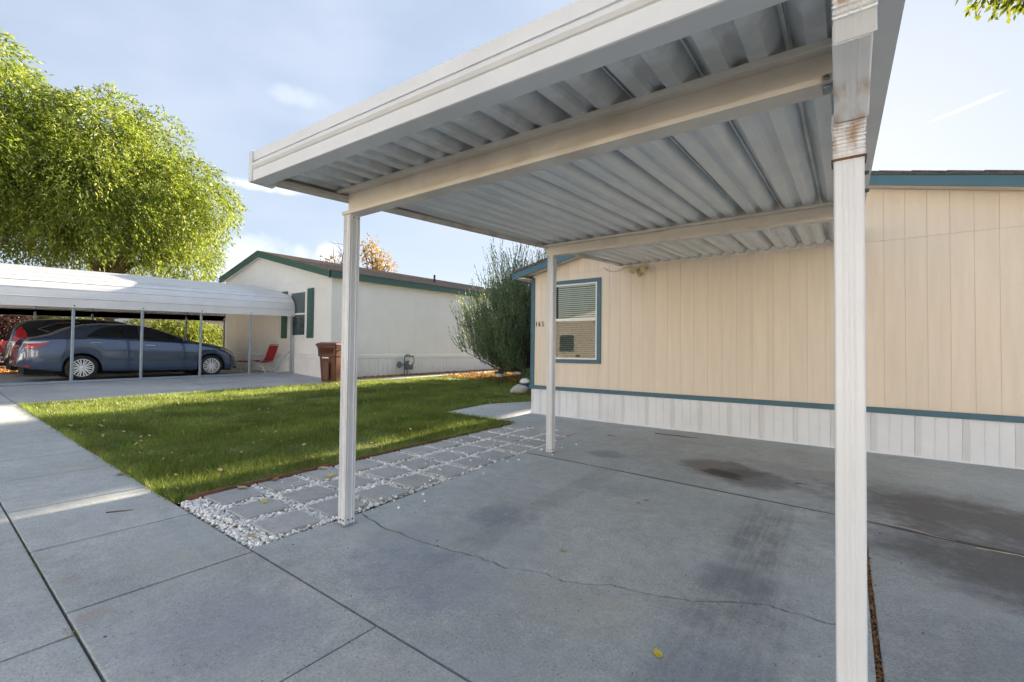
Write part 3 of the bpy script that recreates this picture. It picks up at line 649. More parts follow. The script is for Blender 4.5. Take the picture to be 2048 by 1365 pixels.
    mb = MB(); mb.quad((wx0-.1, HY+.24, wz0-.1), (wx1+.1, HY+.24, wz0-.1), (wx1+.1, HY+.24, wz1+.1), (wx0-.1, HY+.24, wz1+.1)); mb.build('dark_room_sheet', m_room, w)  # near-black sheet, its colour stands in for the unlit room behind the blind
    mb = MB(); mb.box(wx1-.055, wx1-.045, HY-.030, HY-.020, 1.74, 1.77); mb.box(wx1-.055, wx1-.045, HY-.030, HY-.020, 1.17, 1.19); mb.box(wx0+.5, wx0+.58, HY-.004, HY-.0025, 1.16, 1.20); mb.build('latch', m_dark, w)
    # roof
    oh, of = .30, .26
    yf = HY-.30
    def slope(x0, x1, name, mat, z_off, th, y0=yf, y1=HB+.3):
        s_ = 1 if x0 < RX else 1
        mb = MB(); mb.hexa([(x0, y0, gz(x0)+z_off), (x1, y0, gz(x1)+z_off), (x1, y1, gz(x1)+z_off), (x0, y1, gz(x0)+z_off)], [(x0, y0, gz(x0)+z_off+th), (x1, y0, gz(x1)+z_off+th), (x1, y1, gz(x1)+z_off+th), (x0, y1, gz(x0)+z_off+th)]); return P(mb.build(name, mat, h))
    xl = HX-.26; xR = xr+.26
    for a, b in ((xl, RX), (RX, xR)):
        slope(a, b, 'soffit', m_sid, .0, .012, yf+.03)
        slope(a, b, 'fascia', m_blue, -.045, .120, yf, yf+.028)
        slope(a-.01 if a < RX-1 else a, b if a < RX-1 else b+.01, 'roof', m_shing, .077, .022, yf-.02)
    for x, s_ in ((xl, 1), (xR, -1)):
        mb = MB(); mb.box(min(x, x+.028*s_), max(x, x+.028*s_), yf+.03, HB+.28, gz(x)-.045, gz(x)+.074); P(mb.build('fascia', m_blue, h))
        mb = MB(); mb.box(min(x+.03*s_, (HX if s_ > 0 else xr)), max(x+.03*s_, (HX if s_ > 0 else xr)), yf+.03, HB+.28, gz(x)-.03, gz(x)-.012); P(mb.build('soffit', m_sid, h))
    # shingle tabs along the rake edge
    x = RX+.02
    mbs = MB(); mbs.box(0, .30, -.03, .12, 0, .014); tab = mbs.mesh('shingle'); tab.materials.append(m_shing)
    while x < xR-.3:
        o = link('shingle', tab, None, h, Vector((x, yf+.0, gz(x)+.1+.003))+inv, (0, math.atan(SL)+.02, 0)); x += .29
    x = xl
    while x < RX-.3:
        o = link('shingle', tab, None, h, Vector((x, yf+.0, gz(x)+.1+.003))+inv, (0, -math.atan(SL)+.02, 0)); x += .29
    # number, wire
    for ch, cx in (('1', -4.672), ('6', -4.607), ('5', -4.532)):
        text('number_digit', ch, .135, m_dark, h, Vector((cx, HY-.008, 1.757+rc.uniform(-.004, .004)))+inv, (R(90), 0, 0), sx=.72)
    mb = MB(); mb.tube([(-3.30, HY-.02, 2.70), (-3.22, HY-.03, 2.63), (-3.12, HY-.03, 2.60), (-3.02, HY-.03, 2.61), (-2.9, HY-.03, 2.655), (-2.8, HY-.02, 2.66)], .003, 5); P(mb.build('wire', m_dark, h, smooth=True))
    return h
beige_house()
def floodlight():
    e = empty('floodlight', (-2.65, HY-.03, 2.56), label='cream twin-headed security floodlight on the beige wall under the carport roof end', cat='security light')
    mb = MB(); mb.lathe([(.0, .02), (.055, .02), (.06, 0), (.05, -.03), (.02, -.035)], axis='Y', k=20); mb.build('base', m_cream, e, smooth=True)
    for s_ in (-1, 1):
        M_ = Matrix.Translation((s_*.105, -.07, .03)) @ Matrix.Rotation(R(-22*s_), 4, 'Z') @ Matrix.Rotation(R(15), 4, 'X')
        mb = MB(); mb.lathe([(.014, .055), (.026, .045), (.03, .01), (.045, -.02), (.058, -.05), (.060, -.06), (.05, -.058)], axis='Y', k=20); mb.tube([(0, .05, 0), (-s_*.05, .07, -.02)], .01, 8); mb.bm.transform(M_); mb.build('lamp_head', m_cream, e, smooth=True)
        mb = MB(); mb.lathe([(.001, -.050), (.045, -.052), (.050, -.050), (.001, -.045)], axis='Y', k=20); mb.bm.transform(M_); mb.build('lens', m_lens, e, smooth=True)
    mb = MB(); mb.box(-.026, .026, -.085, -.03, -.095, -.035); mb.bevel(.012, 2); mb.build('motion_sensor', m_cream, e, smooth=True)
floodlight()

# ============================================================ THE NEAR CARPORT
CX0, CX1 = -3.02, .137
def lerp(a, b, t): return a+(b-a)*t
def pan_z(x, y):
    t = (x-CX0)/(CX1-CX0)
    zl = float(np.interp(y, [1.29, 1.88, 4.7, 7.1], [2.372, 2.405, 2.552, 2.69])); zr = float(np.interp(y, [1.29, 1.88, 4.7, 7.1], [2.275, 2.322, 2.540, 2.668]))
    return lerp(zl, zr, t)
def carport():
    c = empty('carport', (-2.87, 1.92, 0), label='near white aluminium carport with corrugated roof pans, front gutter and almond cross beams', cat='carport')
    inv = -Vector((-2.87, 1.92, 0))
    def P(o): o.location = Vector(o.location)+inv; return o
    # roof pans
    prof = [(0, .066), (.010, .066), (.016, .056), (.058, .0), (.118, .0), (.130, .024), (.152, .029), (.174, .024), (.187, 0), (.247, 0), (.287, .056), (.293, .066), (.303, .066)]
    ys = [1.30, 1.6, 1.88, 2.6, 3.3, 4.0, 4.7, 5.4, 6.2, 7.08]
    for k in range(11):
        x0 = .145-.305*(k+1); pr = prof if k < 10 else [p for p in prof if p[0] > .18]
        rings = []
        for y in ys:
            lo = [(x0+u, y, pan_z(x0+u, y)+d) for u, d in pr]; hi = [(a, b, d+.004) for a, b, d in lo[::-1]]; rings.append(lo+hi)
        mb = MB(); mb.loft(rings); o = P(mb.build('roof_pan', m_pan, c, smooth=True, ang=50))
        if k == 10: continue
        mb = MB(); rr = []
        for y in ys: z = pan_z(x0, y); rr.append([(x0-.004, y, z+.055), (x0+.004, y, z+.055), (x0+.004, y, z+.08), (x0-.004, y, z+.08)])
        mb.loft(rr); P(mb.build('seam', m_pan, c))
    # front gutter
    def gzb(x): return 2.302-.0385*(x-CX0)
    def gh(x): return .187
    pr = [(0, 1.0), (0, .685), (.016, .68), (.016, .63), (-.004, .622), (-.016, .55), (-.016, .47), (-.006, .40), (.002, .385), (.002, .37), (-.002, .36), (-.002, .012), (.004, 0), (.092, 0), (.095, .03), (.095, .40), (.089, .40), (.089, .04), (.006, .03), (.010, .98), (.012, 1.0)]
    rings = []
    for x in (CX0+.035, -2, -1, CX1-.028): rings.append([(x, 1.284+y_, gzb(x)+q*gh(x)) for y_, q in pr])
    mb = MB(); mb.loft(rings); P(mb.build('gutter', m_white, c))
    mb = MB(); mb.box(CX0-.006, CX0+.034, 1.272, 1.42, gzb(CX0)-.004, gzb(CX0)+.192); mb.bevel(.003); P(mb.build('gutter_corner', m_white, c))
    mb = MB(); mb.box(CX1-.028, CX1+.006, 1.272, 1.42, gzb(CX1)-.002, gzb(CX1)+.19); mb.bevel(.003); P(mb.build('gutter_corner', m_white, c))
    # side channels
    def side(x, s_, zf):
        rings = []
        for y in (1.30, 3, 5, 7.08):
            z = zf(y); rings.append([(x, y, z+.185), (x, y, z), (x+s_*.075, y, z), (x+s_*.075, y, z+.028), (x+s_*.072, y, z+.028), (x+s_*.072, y, z+.004), (x+s_*.004, y, z+.004), (x+s_*.004, y, z+.185)])
        mb = MB(); mb.loft(rings); P(mb.build('side_channel', m_channel if s_ > 0 else m_white, c))
    side(CX0, 1, lambda y: 2.308+.0667*(y-1.29)); side(CX1, -1, lambda y: 2.186+.083*(y-1.29))
    # beams: flanged aluminium, on the posts
    def beam(yc, xa, xb, za, zb, h):
        def ring(x, z):
            t = pan_z(x, yc)-.002
            return [(x, yc-.048, z+.022), (x, yc-.048, z), (x, yc+.05, z), (x, yc+.05, z+.022), (x, yc+.044, z+.022), (x, yc+.044, z+.008), (x, yc+.020, z+.012), (x, yc+.020, t-.012), (x, yc+.042, t-.004), (x, yc+.042, t), (x, yc+.004, t), (x, yc+.004, z+.024), (x, yc-.040, z+.020), (x, yc-.042, z+.022)]
        n_ = 6; mb = MB(); mb.loft([ring(lerp(xa, xb, i/n_), lerp(za, zb, i/n_)) for i in range(n_+1)]); P(mb.build('beam', m_beam, c))
        xa2 = xa-.035; mb = MB(); mb.loft([[(x, yc-.078, pan_z(x, yc)-.030), (x, yc-.078, pan_z(x, yc)-.005), (x, yc+.0035, pan_z(x, yc)-.001), (x, yc+.0035, pan_z(x, yc)-.012), (x, yc-.072, pan_z(x, yc)-.016), (x, yc-.072, pan_z(x, yc)-.030)] for x in [lerp(xa2, xb, i/n_) for i in range(n_+1)]]); P(mb.build('top_flange', m_beam, c))
    beam(1.92, -2.93, .03, 2.222, 2.190, .16); beam(4.70, -2.95, .03, 2.418, 2.400, .13)
    # fluted posts
    def post(x, y, zt, w=.0405, tw=0):
        zb = zg(x, y)
        s_ = []
        e_ = [(-1, 0), (-.86, 0), (-.80, .10), (-.62, .10), (-.56, 0), (-.44, 0), (-.36, .13), (.36, .13), (.44, 0), (.56, 0), (.62, .10), (.80, .10), (.86, 0)]
        for q in range(4):
            a = q*math.pi/2
            for u, d in e_:
                px, py = u, -(1-d); s_.append((px*math.cos(a)-py*math.sin(a), px*math.sin(a)+py*math.cos(a)))
        mb = MB(); mb.loft([[(x+u*w, y+v*w, zz) for u, v in s_] for zz in (zb+.006, (zb+zt)/2, zt)]); o = P(mb.build('post', m_white, c))
        mb = MB(); mb.box(x-.058, x+.066, y-.064, y+.056, zb-.001, zb+.005); P(mb.build('base_plate', m_galv, c)); 
        mb = MB()
        for u, v in ((.6, -1), (-.25, -1)): mb.lathe([(0, -.004), (.006, -.003), (.006, .003)], (x+u*w, y-w-.0015, zb+.035), 'Y', 8)
        for u in (-.3, .55): mb.lathe([(0, .004), (.006, .003), (.006, -.003)], (x+w+.0015, y+u*w, zb+.035), 'X', 8)
        for u in (-.3, .55): mb.lathe([(0, .004), (.005, .003), (.005, -.003)], (x+w+.0015, y+u*w, zt-.03), 'X', 8)
        P(tag(mb.build('screws', m_screw, c), kind='stuff'))
    post(-2.885, 1.925, 2.232); post(-2.868, 4.69, 2.424, .040); post(.018, 1.90, 2.192, .036)
    # bracket with two bolts under the front beam next to the spout
    mb = MB(); mb.box(-.058, -.030, 1.885, 1.945, 2.182, 2.190); mb.box(-.058, -.030, 1.862, 1.871, 2.182, 2.215); mb.bevel(.002); b = P(mb.build('bracket', m_galv, c))
    mb = MB(); mb.lathe([(0, -.01), (.009, -.008), (.008, 0)], (-.044, 1.862, 2.199), 'Y', 10); mb.build('bolt', m_screw, b)
    mb = MB(); mb.lathe([(0, .015), (.006, .013), (.008, 0)], (.055, 1.90, 1.86), 'X', 8); P(mb.build('bolt', m_screw, c)); mb = MB(); mb.lathe([(0, .015), (.006, .013), (.008, 0)], (.055, 1.90, 1.80), 'X', 8); P(mb.build('bolt', m_screw, c))
    # downspout: outlet elbow, slanting piece, crimped elbow, ribbed pipe
    d = empty('downspout', (.014, 1.74, 0), label='white ribbed downspout with rust-stained crimped elbows beside the front right carport post', cat='downspout')
    dv = -Vector((.014, 1.74, 0))
    def sect(cx, w, dp, amp=.0018, ribs=5):
        pts = []; N = 40
        for i in range(N+1):
            u = i/N; y = -dp/2+(-amp*max(0, math.cos((u-.5)*2*math.pi*ribs)) if .18 < u < .82 else 0)
            pts.append((cx-w/2+.006+u*(w-.012), y))
        pts += [(cx+w/2-.002, -dp/2+.002), (cx+w/2, -dp/2+.006), (cx+w/2, dp/2), (cx-w/2, dp/2), (cx-w/2, -dp/2+.006), (cx-w/2+.002, -dp/2+.002)]
        return pts
    def pipe(path, cx, w, dp, name, amp=.0018, crimp=None, mat=m_spout):
        path = [Vector((0, *p)) for p in path]; rings = []
        for i, p in enumerate(path):
            t = (path[min(i+1, len(path)-1)]-path[max(i-1, 0)]).normalized()     # direction in YZ, pointing down
            nrm = Vector((0, t.z, -t.y))                                           # local -Y side
            k = 1+(crimp(i) if crimp else 0)
            rings.append([(cx+(u-cx)*k, p.y-nrm.y*v*k, p.z-nrm.z*v*k) for u, v in sect(cx, w, dp, amp)])
        mb = MB(); mb.loft(rings); o = mb.build(name, mat, d, smooth=True, ang=40); o.location = dv; return o
    x = .0135
    pipe([(1.745, 1.860), (1.745, 1.2), (1.745, .6), (1.745, zg(0, 1.745)+.012)], x, .077, .058, 'pipe')
    N = 26; pth = []
    for i in range(N+1):
        t = i/N; a = t*R(62); rr = .115
        pth.append((1.745-rr*(1-math.cos(a)), 1.850+rr*math.sin(a)+.02*t))
    pth = pth[::-1]
    pipe(pth, x, .082, .062, 'crimped_elbow', .0015, crimp=lambda i: .045*math.sin(i*2.4))
    y1, z1 = pth[0]; pipe([(1.405, z1+.10), (1.55, z1+.068), (y1-.01, z1+.006)], x+.006, .083, .062, 'slanting_pipe')
    pth2 = []
    for i in range(N+1):
        t = i/N; a = t*R(70); rr = .05; pth2.append((1.345+rr*(1-math.cos(a))*1.2, 2.19-.03*t-rr*math.sin(a)*1.2))
    pth2.append((1.42, z1+.098))
    pipe(pth2, x+.010, .088, .068, 'outlet_elbow', .0015, crimp=lambda i: .04*math.sin(i*2.4))
    mb = MB(); mb.box(x-.044, x+.044, 1.708, 1.782, 1.852, 1.858)
    o = mb.build('joint', m_rust, d); o.location = dv
    mb = MB(); mb.box(x-.050, x-.040, 1.70, 1.75, .0, .055); mb.box(x+.0405, x+.047, 1.70, 1.75, .0, .05); mb.bevel(.002); o = mb.build('strap', m_galv, d); o.location = dv
carport()

# ============================================================ THE NEIGHBOUR'S HOUSE
NX, NY, NB, NL, NR = -13.9, 8.56, 26.0, -22.3, -18.85
NS = .245
def nz(x): return 3.78+NS*(NX-x) if x > NR else 3.78+NS*(NX-NR)-.215*(NR-x)
def white_house():
    h = empty('white_house', (NX, NY, 0), label='off-white manufactured home with green fascia and shutters beyond the lawn', cat='house'); inv = -Vector((NX, NY, 0))
    def P(o): o.location = Vector(o.location)+inv; return o
    ez = lambda y: .016*(y-NY)
    zb_ = 1.06
    mb = MB(); v = [mb.bm.verts.new(p) for p in ((NX, NY+.01, zb_), (NX, NY+.01, nz(NX)), (NR, NY+.01, nz(NR)), (NL, NY+.01, nz(NL)), (NL, NY+.01, zb_))]; mb.bm.faces.new(v)
    mb.quad((NX, NY+.01, zb_), (NX, NB, zb_), (NX, NB, 3.78+ez(NB)), (NX, NY+.01, 3.78)); mb.quad((NL, NY+.01, zb_), (NL, NB, zb_), (NL, NB, nz(NL)), (NL, NY+.01, nz(NL))); mb.quad((NX, NB, 0), (NL, NB, 0), (NL, NB, 3.9), (NX, NB, 3.9))
    P(mb.build('wall', m_nsid, h))
    # siding sheets
    xs = [NX]+[-15.12-1.22*k for k in range(6)]+[NL]; seam = 3.68
    wx0, wx1, wz0, wz1 = -16.57, -15.49, 1.70, 3.33
    for b, a in zip(xs, xs[1:]):
        mb = MB(); mb.box(a+.003, b-.003, NY-.004, NY+.008, zb_+.005, seam-.003); mb.bevel(.002); P(mb.build('siding_sheet', m_nsid, h))
        pts = [a+.003]+([NR] if a < NR < b else [])+[b-.003]
        mb = MB(); lo = [(p, NY-.008, seam) for p in pts]; hi = [(p, NY-.008, max(seam+.01, nz(p)-.01)) for p in pts[::-1]]; r1 = lo+hi; mb.loft([r1, [(p[0], NY+.006, p[2]) for p in r1]]); P(mb.build('siding_sheet', m_nsid, h))
    y = NY
    while y < NB-.1:
        y2 = min(y+1.22, NB); mb = MB(); mb.hexa([(NX-.006, y+.002, zb_), (NX+.006, y+.002, zb_), (NX+.006, y2-.002, zb_), (NX-.006, y2-.002, zb_)], [(NX-.006, y+.002, 3.70+ez(y)), (NX+.006, y+.002, 3.70+ez(y)), (NX+.006, y2-.002, 3.70+ez(y2)), (NX-.006, y2-.002, 3.70+ez(y2))]); P(mb.build('siding_sheet', m_nsid, h)); y = y2
    mb = MB(); mb.box(NX-.05, NX+.016, NY-.016, NY+.05, zb_, 3.72); mb.bevel(.004); P(mb.build('corner_trim', m_ntrim, h))
    mb = MB(); mb.box(NL, NX+.03, NY-.03, NY+.0, .935, 1.055); mb.box(NX-.0, NX+.03, NY+.001, NB, .935, 1.055); mb.bevel(.006); P(mb.build('base_band', m_ntrim, h))
    # skirting with ribs
    def sk(ax, a, b, step):
        t = a
        while (t < b-.02 if step > 0 else t > b+.02):
            u = t+step; u = min(u, b) if step > 0 else max(u, b)
            z0 = (zg(NX, t) if ax == 'y' else zg(t, NY))-.03; pr = [(0, 0), (.10, 0), (.13, .01), (.20, .01), (.23, 0), (.55, 0), (.58, .01), (.65, .01), (.68, 0), (.99, 0)]
            if ax == 'y': rings = [[(NX+.004+d, t+(u-t)*q, z0), (NX+.004+d, t+(u-t)*q, .937), (NX-.01, t+(u-t)*q, .937), (NX-.01, t+(u-t)*q, z0)] for q, d in pr]
            else: rings = [[(t+(u-t)*q, NY-.004-d, z0), (t+(u-t)*q, NY-.004-d, .937), (t+(u-t)*q, NY+.01, .937), (t+(u-t)*q, NY+.01, z0)] for q, d in pr]
            mb = MB(); mb.loft(rings); P(mb.build('skirting_panel', m_nskirt, h)); t = u
    sk('y', NY, NB, .405); sk('x', NX, NL, -.405)
    # window
    w = empty('window'); w.parent = h; w.location = inv; zm = 2.51; F = .045
    mb = MB(); mb.box(wx0, wx1, NY-.035, NY+.03, wz1-F, wz1); mb.box(wx0, wx1, NY-.04, NY+.03, wz0-.01, wz0+F); mb.box(wx0, wx0+F, NY-.035, NY+.03, wz0+F, wz1-F); mb.box(wx1-F, wx1, NY-.035, NY+.03, wz0+F, wz1-F); mb.box(wx0+F, wx1-F, NY-.034, NY+.02, zm-.028, zm+.028); mb.bevel(.004); mb.build('frame', m_vinylw, w)
    for a, b in ((wz0+F, zm-.028), (zm+.028, wz1-F)): mb = MB(); mb.box(wx0+F, wx1-F, NY-.020, NY-.014, a, b); mb.build('pane', m_darkglass, w)
    mb = MB(); mb.box(wx0-.03, wx1+.03, NY-.05, NY-.004, wz0-.07, wz0-.015); mb.build('sill', m_ntrim, w)
    for a, b in ((-15.40, -14.97), (-17.22, -16.80)):
        mb = MB(); mb.box(a, b, NY-.035, NY-.009, 1.63, 3.40); mb.bevel(.004)
        for z0, z1 in ((1.71, 2.48), (2.56, 3.32)): mb.box(a+.075, b-.075, NY-.046, NY-.034, z0, z1)
        P(mb.build('shutter', m_green, h))
    # roof, fascia
    yf = NY-.22
    for a, b in ((NX+.22, NR), (NR, NL-.2)):
        for nm, mt, z0, z1, ya, yb in (('soffit', m_nsid, -.02, -.01, yf+.03, NY+.0), ('fascia', m_green, -.10, .135, yf, yf+.03)):
            mb = MB(); mb.hexa([(a, ya, nz(a)+z0), (b, ya, nz(b)+z0), (b, yb, nz(b)+z0), (a, yb, nz(a)+z0)], [(a, ya, nz(a)+z1), (b, ya, nz(b)+z1), (b, yb, nz(b)+z1), (a, yb, nz(a)+z1)]); P(mb.build(nm, mt, h))
        mb = MB(); e_ = ez(NB); o_ = .03 if a > NR else -.03
        a2 = a+.03 if a > NR else a; b2 = b if a > NR else b-.03
        mb.hexa([(a2, yf-.02, nz(a2)+.140), (b2, yf-.02, nz(b2)+.140), (b2, NB+.2, nz(b2)+.140+e_), (a2, NB+.2, nz(a2)+.140+e_)], [(a2, yf-.02, nz(a2)+.165), (b2, yf-.02, nz(b2)+.165), (b2, NB+.2, nz(b2)+.165+e_), (a2, NB+.2, nz(a2)+.165+e_)]); P(mb.build('roof', m_shing2, h))
    # shingle courses on the slope facing the lawn
    k = 0; x = NX+.245
    while x > NR+.1:
        mb = MB(); z = nz(x)+.166; x2 = x-.30
        mb.hexa([(x, yf-.015, z), (x, NB, z+ez(NB)), (x2, NB, nz(x2)+.166+ez(NB)), (x2, yf-.015, nz(x2)+.166)], [(x, yf-.015, z+.016), (x, NB, z+.016+ez(NB)), (x2, NB, nz(x2)+.168+ez(NB)), (x2, yf-.015, nz(x2)+.168)]); P(mb.build('shingle_course', m_shing2, h)); x -= .30
    xe = NX+.22
    mb = MB(); mb.hexa([(xe-.03, yf, nz(xe)-.10), (xe, yf, nz(xe)-.10), (xe, NB, nz(xe)-.10+ez(NB)), (xe-.03, NB, nz(xe)-.10+ez(NB))], [(xe-.03, yf, nz(xe)+.135), (xe, yf, nz(xe)+.135), (xe, NB, nz(xe)+.135+ez(NB)), (xe-.03, NB, nz(xe)+.135+ez(NB))]); P(mb.build('fascia', m_green, h))
    mb = MB(); mb.hexa([(NX, yf+.03, nz(xe)-.08), (xe-.032, yf+.03, nz(xe)-.08), (xe-.032, NB, nz(xe)-.08+ez(NB)), (NX, NB, nz(xe)-.08+ez(NB))], [(NX, yf+.03, nz(xe)-.07), (xe-.032, yf+.03, nz(xe)-.07), (xe-.032, NB, nz(xe)-.07+ez(NB)), (NX, NB, nz(xe)-.07+ez(NB))]); P(mb.build('soffit', m_nsid, h))
    mb = MB(); mb.tube([(-15.3, 14.6, nz(-15.3)+.1), (-15.3, 14.6, nz(-15.3)+.62)], .045, 10); mb.tube([(-15.3, 14.6, nz(-15.3)+.15), (-15.3, 14.6, nz(-15.3)+.26)], [.12, .05], 10); P(mb.build('roof_vent', m_dark, h, smooth=True))
m_darkglass = pmat('dark window glass', (.06, .085, .085), .04, .15, 2, coat=.5)
white_house()

# walk and bed along the neighbour's house, dry flower bed
sw2 = tag(link('side_walk', (lambda mb: (mb.box(-13.2, -12.45, 7.5, 22, -.2, .05), mb.mesh('side_walk'))[1])(MB()), m_soil), kind='structure')
for k in range(12): slab('slab', [(-13.22, 7.5+1.22*k), (-12.38, 7.5+1.22*k), (-12.38, 7.5+1.22*(k+1)-.012), (-13.22, 7.5+1.22*(k+1)-.012)], m_conc, sw2, lift=.01)
pad = tag(link('neighbour_drive', (lambda mb: (mb.box(-23.5, -12.45, 1.34, 8.5, -.3, .05), mb.mesh('neighbour_drive'))[1])(MB()), m_soil), kind='structure')
for a, b in ((-12.38, -13.9), (-13.91, -16.32), (-16.33, -20), (-20.01, -23.5)):
    for c_, d_ in ((1.325, 4.9), (4.912, 7.49)): slab('slab', [(b, c_), (a, c_), (a, d_), (b, d_)], m_pad, pad)
    if b < -13.3: slab('slab', [(b, 7.5), (min(a, -13.24), 7.5), (min(a, -13.24), 8.55), (b, 8.55)], m_pad, pad)
def scatter(name, n, f, mat, label, s=(.03, .05)):
    r = np.random.default_rng(len(name)*7+n); P_ = np.array([f(r) for _ in range(n)]); a = r.uniform(s[0], s[1], n)
    A = rotmats(n, .5, r); base = np.array([(-1, 0, 0), (-.2, -.45, .1), (1, 0, .0), (-.2, .45, .1)]); V = np.einsum('nij,kj->nki', A, base)*a[:, None, None]+P_[:, None, :]
    return tag(npmesh(name, V.reshape(-1, 3), 4, mat), label, kind='stuff')
def bedpt(x0, x1, y0, y1, lift=.01, hs=.03):
    def f(r):
        x, y = r.uniform(x0, x1), r.uniform(y0, y1); return (x, y, zg(x, y)+lift+abs(r.normal(0, hs)))
    return f
scatter('leaf_litter', 3500, bedpt(-13.88, -13.24, 8.6, 20, -.0, .02), m_dry, 'dry leaf litter along the foot of the white house')
scatter('dry_ground_cover', 9000, bedpt(-12.2, -8.3, 12.0, 19, -.01, .05), m_dry, 'orange brown dead ground cover in the bed beyond the lawn', (.03, .07))

# ============================================================ THE NEIGHBOUR'S CARPORT
def metal_carport():
    c = empty('metal_carport', (-16.25, 2.63, 0), label='double carport with arched ribbed sheet metal roof on thin steel posts over two parked cars', cat='carport'); inv = -Vector((-16.25, 2.63, 0))
    def P(o): o.location = Vector(o.location)+inv; return o
    X0, XR = -16.18, -19.15
    ys, ye = .55, 8.50
    def ez(y): return 2.185+.0285*y
    half = [(0, 0), (.0, .28), (-.03, .43), (-.10, .56), (-.22, .68), (-.42, .79), (-.75, .885), (-1.3, .99), (-2.1, 1.15), (X0*-1+XR, 1.33)]
    half[-1] = (XR-X0, 1.33)
    full = half+[(2*(XR-X0)-x, z) for x, z in half[-2::-1]]
    # sheets run lengthwise: one between each pair of ribs
    acc = [0]
    for a, b in zip(full, full[1:]): acc.append(acc[-1]+math.hypot(b[0]-a[0], b[1]-a[1]))
    def at(s): return (float(np.interp(s, acc, [p[0] for p in full])), float(np.interp(s, acc, [p[1] for p in full])))
    L = acc[-1]; n_ = 30; step = L/n_
    for k in range(n_):
        pts = []
        for q, d in ((.0, .014), (.035, .014), (.06, 0), (.25, .0), (.5, .0), (.75, .0), (.94, 0), (.965, .014), (.985, .014)):
            s = (k+q)*step; x, z = at(s); x2, z2 = at(min(s+.02, L)); x1, z1 = at(max(s-.02, 0)); t = Vector((x2-x1, 0, z2-z1)).normalized(); nn = Vector((-t.z, 0, t.x))*-1
            if nn.z < 0 and abs(nn.z) > .2: nn = -nn
            if k < 4: nn = Vector((abs(nn.x), 0, abs(nn.z)))
            if k > n_-5: nn = Vector((-abs(nn.x), 0, abs(nn.z)))
            pts.append((X0+x+nn.x*d, z+nn.z*d))
        rings = []
        for y in (ys, (ys+ye)/2, ye):
            up = [(x, y, ez(y)+z) for x, z in pts]; dn = [(x-.004 if k < 6 else x, y, ez(y)+z-.003) for x, z in pts[::-1]]; rings.append(up+dn)
        mb = MB(); mb.loft(rings); P(mb.build('roof_sheet', m_cpmetal, c))
    # hoops and rails
    py = [1.20, 2.64, 4.08, 5.55, 7.0, 8.43]
    for side_x in (-16.25, 2*XR+16.25):
        mb = MB(); mb.hexa([(side_x-.03, .7, zg(side_x, .7)+.0), (side_x+.03, .7, zg(side_x, .7)), (side_x+.03, 8.5, zg(side_x, 8.5)), (side_x-.03, 8.5, zg(side_x, 8.5))], [(side_x-.03, .7, zg(side_x, .7)+.06), (side_x+.03, .7, zg(side_x, .7)+.06), (side_x+.03, 8.5, zg(side_x, 8.5)+.06), (side_x-.03, 8.5, zg(side_x, 8.5)+.06)]); P(mb.build('base_rail', m_cppost, c))
        for y in py:
            mb = MB(); mb.box(side_x-.03, side_x+.03, y-.03, y+.03, zg(side_x, y)+.0601, ez(y)+.14); mb.bevel(.006); P(mb.build('post', m_cppost, c))
    for y in py:
        mb = MB(); pts = [(X0+x*(1-.035)-.07, y, ez(y)+z-.045) for x, z in full]; mb.tube(pts[1:-1], .024, 6); P(mb.build('hoop', m_cppost, c, smooth=True))
    mb = MB(); mb.tube([(-16.25, 7.75, zg(-16.25, 7.7)+.05), (-16.25, 8.42, zg(-16.25, 8.4)+.85)], .022, 6); P(mb.build('brace', m_cppost, c, smooth=True))
    mb = MB()
    for y in py[1:]: mb.lathe([(0, .012), (.018, .008), (.018, -.004)], (X0+.002, y, ez(y)+.05), 'X', 6)
    P(tag(mb.build('screws', m_screw, c), kind='stuff'))
metal_carport()

# ============================================================ CARS
m_carpaint = pmat('slate blue car paint', (.075, .105, .17), .20, .04, 2, metal=.55, coat=1.0)
m_blackpaint = pmat('black car paint', (.012, .012, .015), .25, .04, 2, metal=.3, coat=1.0)
m_redpaint = pmat('red car paint', (.15, .01, .01), .25, .04, 2, coat=1.0)
m_cglass = pmat('tinted car glass', (.010, .012, .014), .05, .05, coat=.6)
m_tail = pmat('red tail lamp', (.48, .010, .012), .12, .05, coat=1)
m_tailw = pmat('clear tail lamp', (.6, .6, .6), .15, .05, coat=1)
m_amber = pmat('amber lamp', (.75, .20, .02), .2, .05, coat=1)
m_headl = pmat('head lamp', (.35, .36, .37), .12, .1, coat=1)
m_tyre = pmat('tyre rubber', (.018, .018, .018), .8, .15, 30)
m_rim = pmat('machined rim', (.80, .80, .80), .32, .05, metal=.5)
m_under = pmat('underbody', (.012, .012, .012), .9, .1)
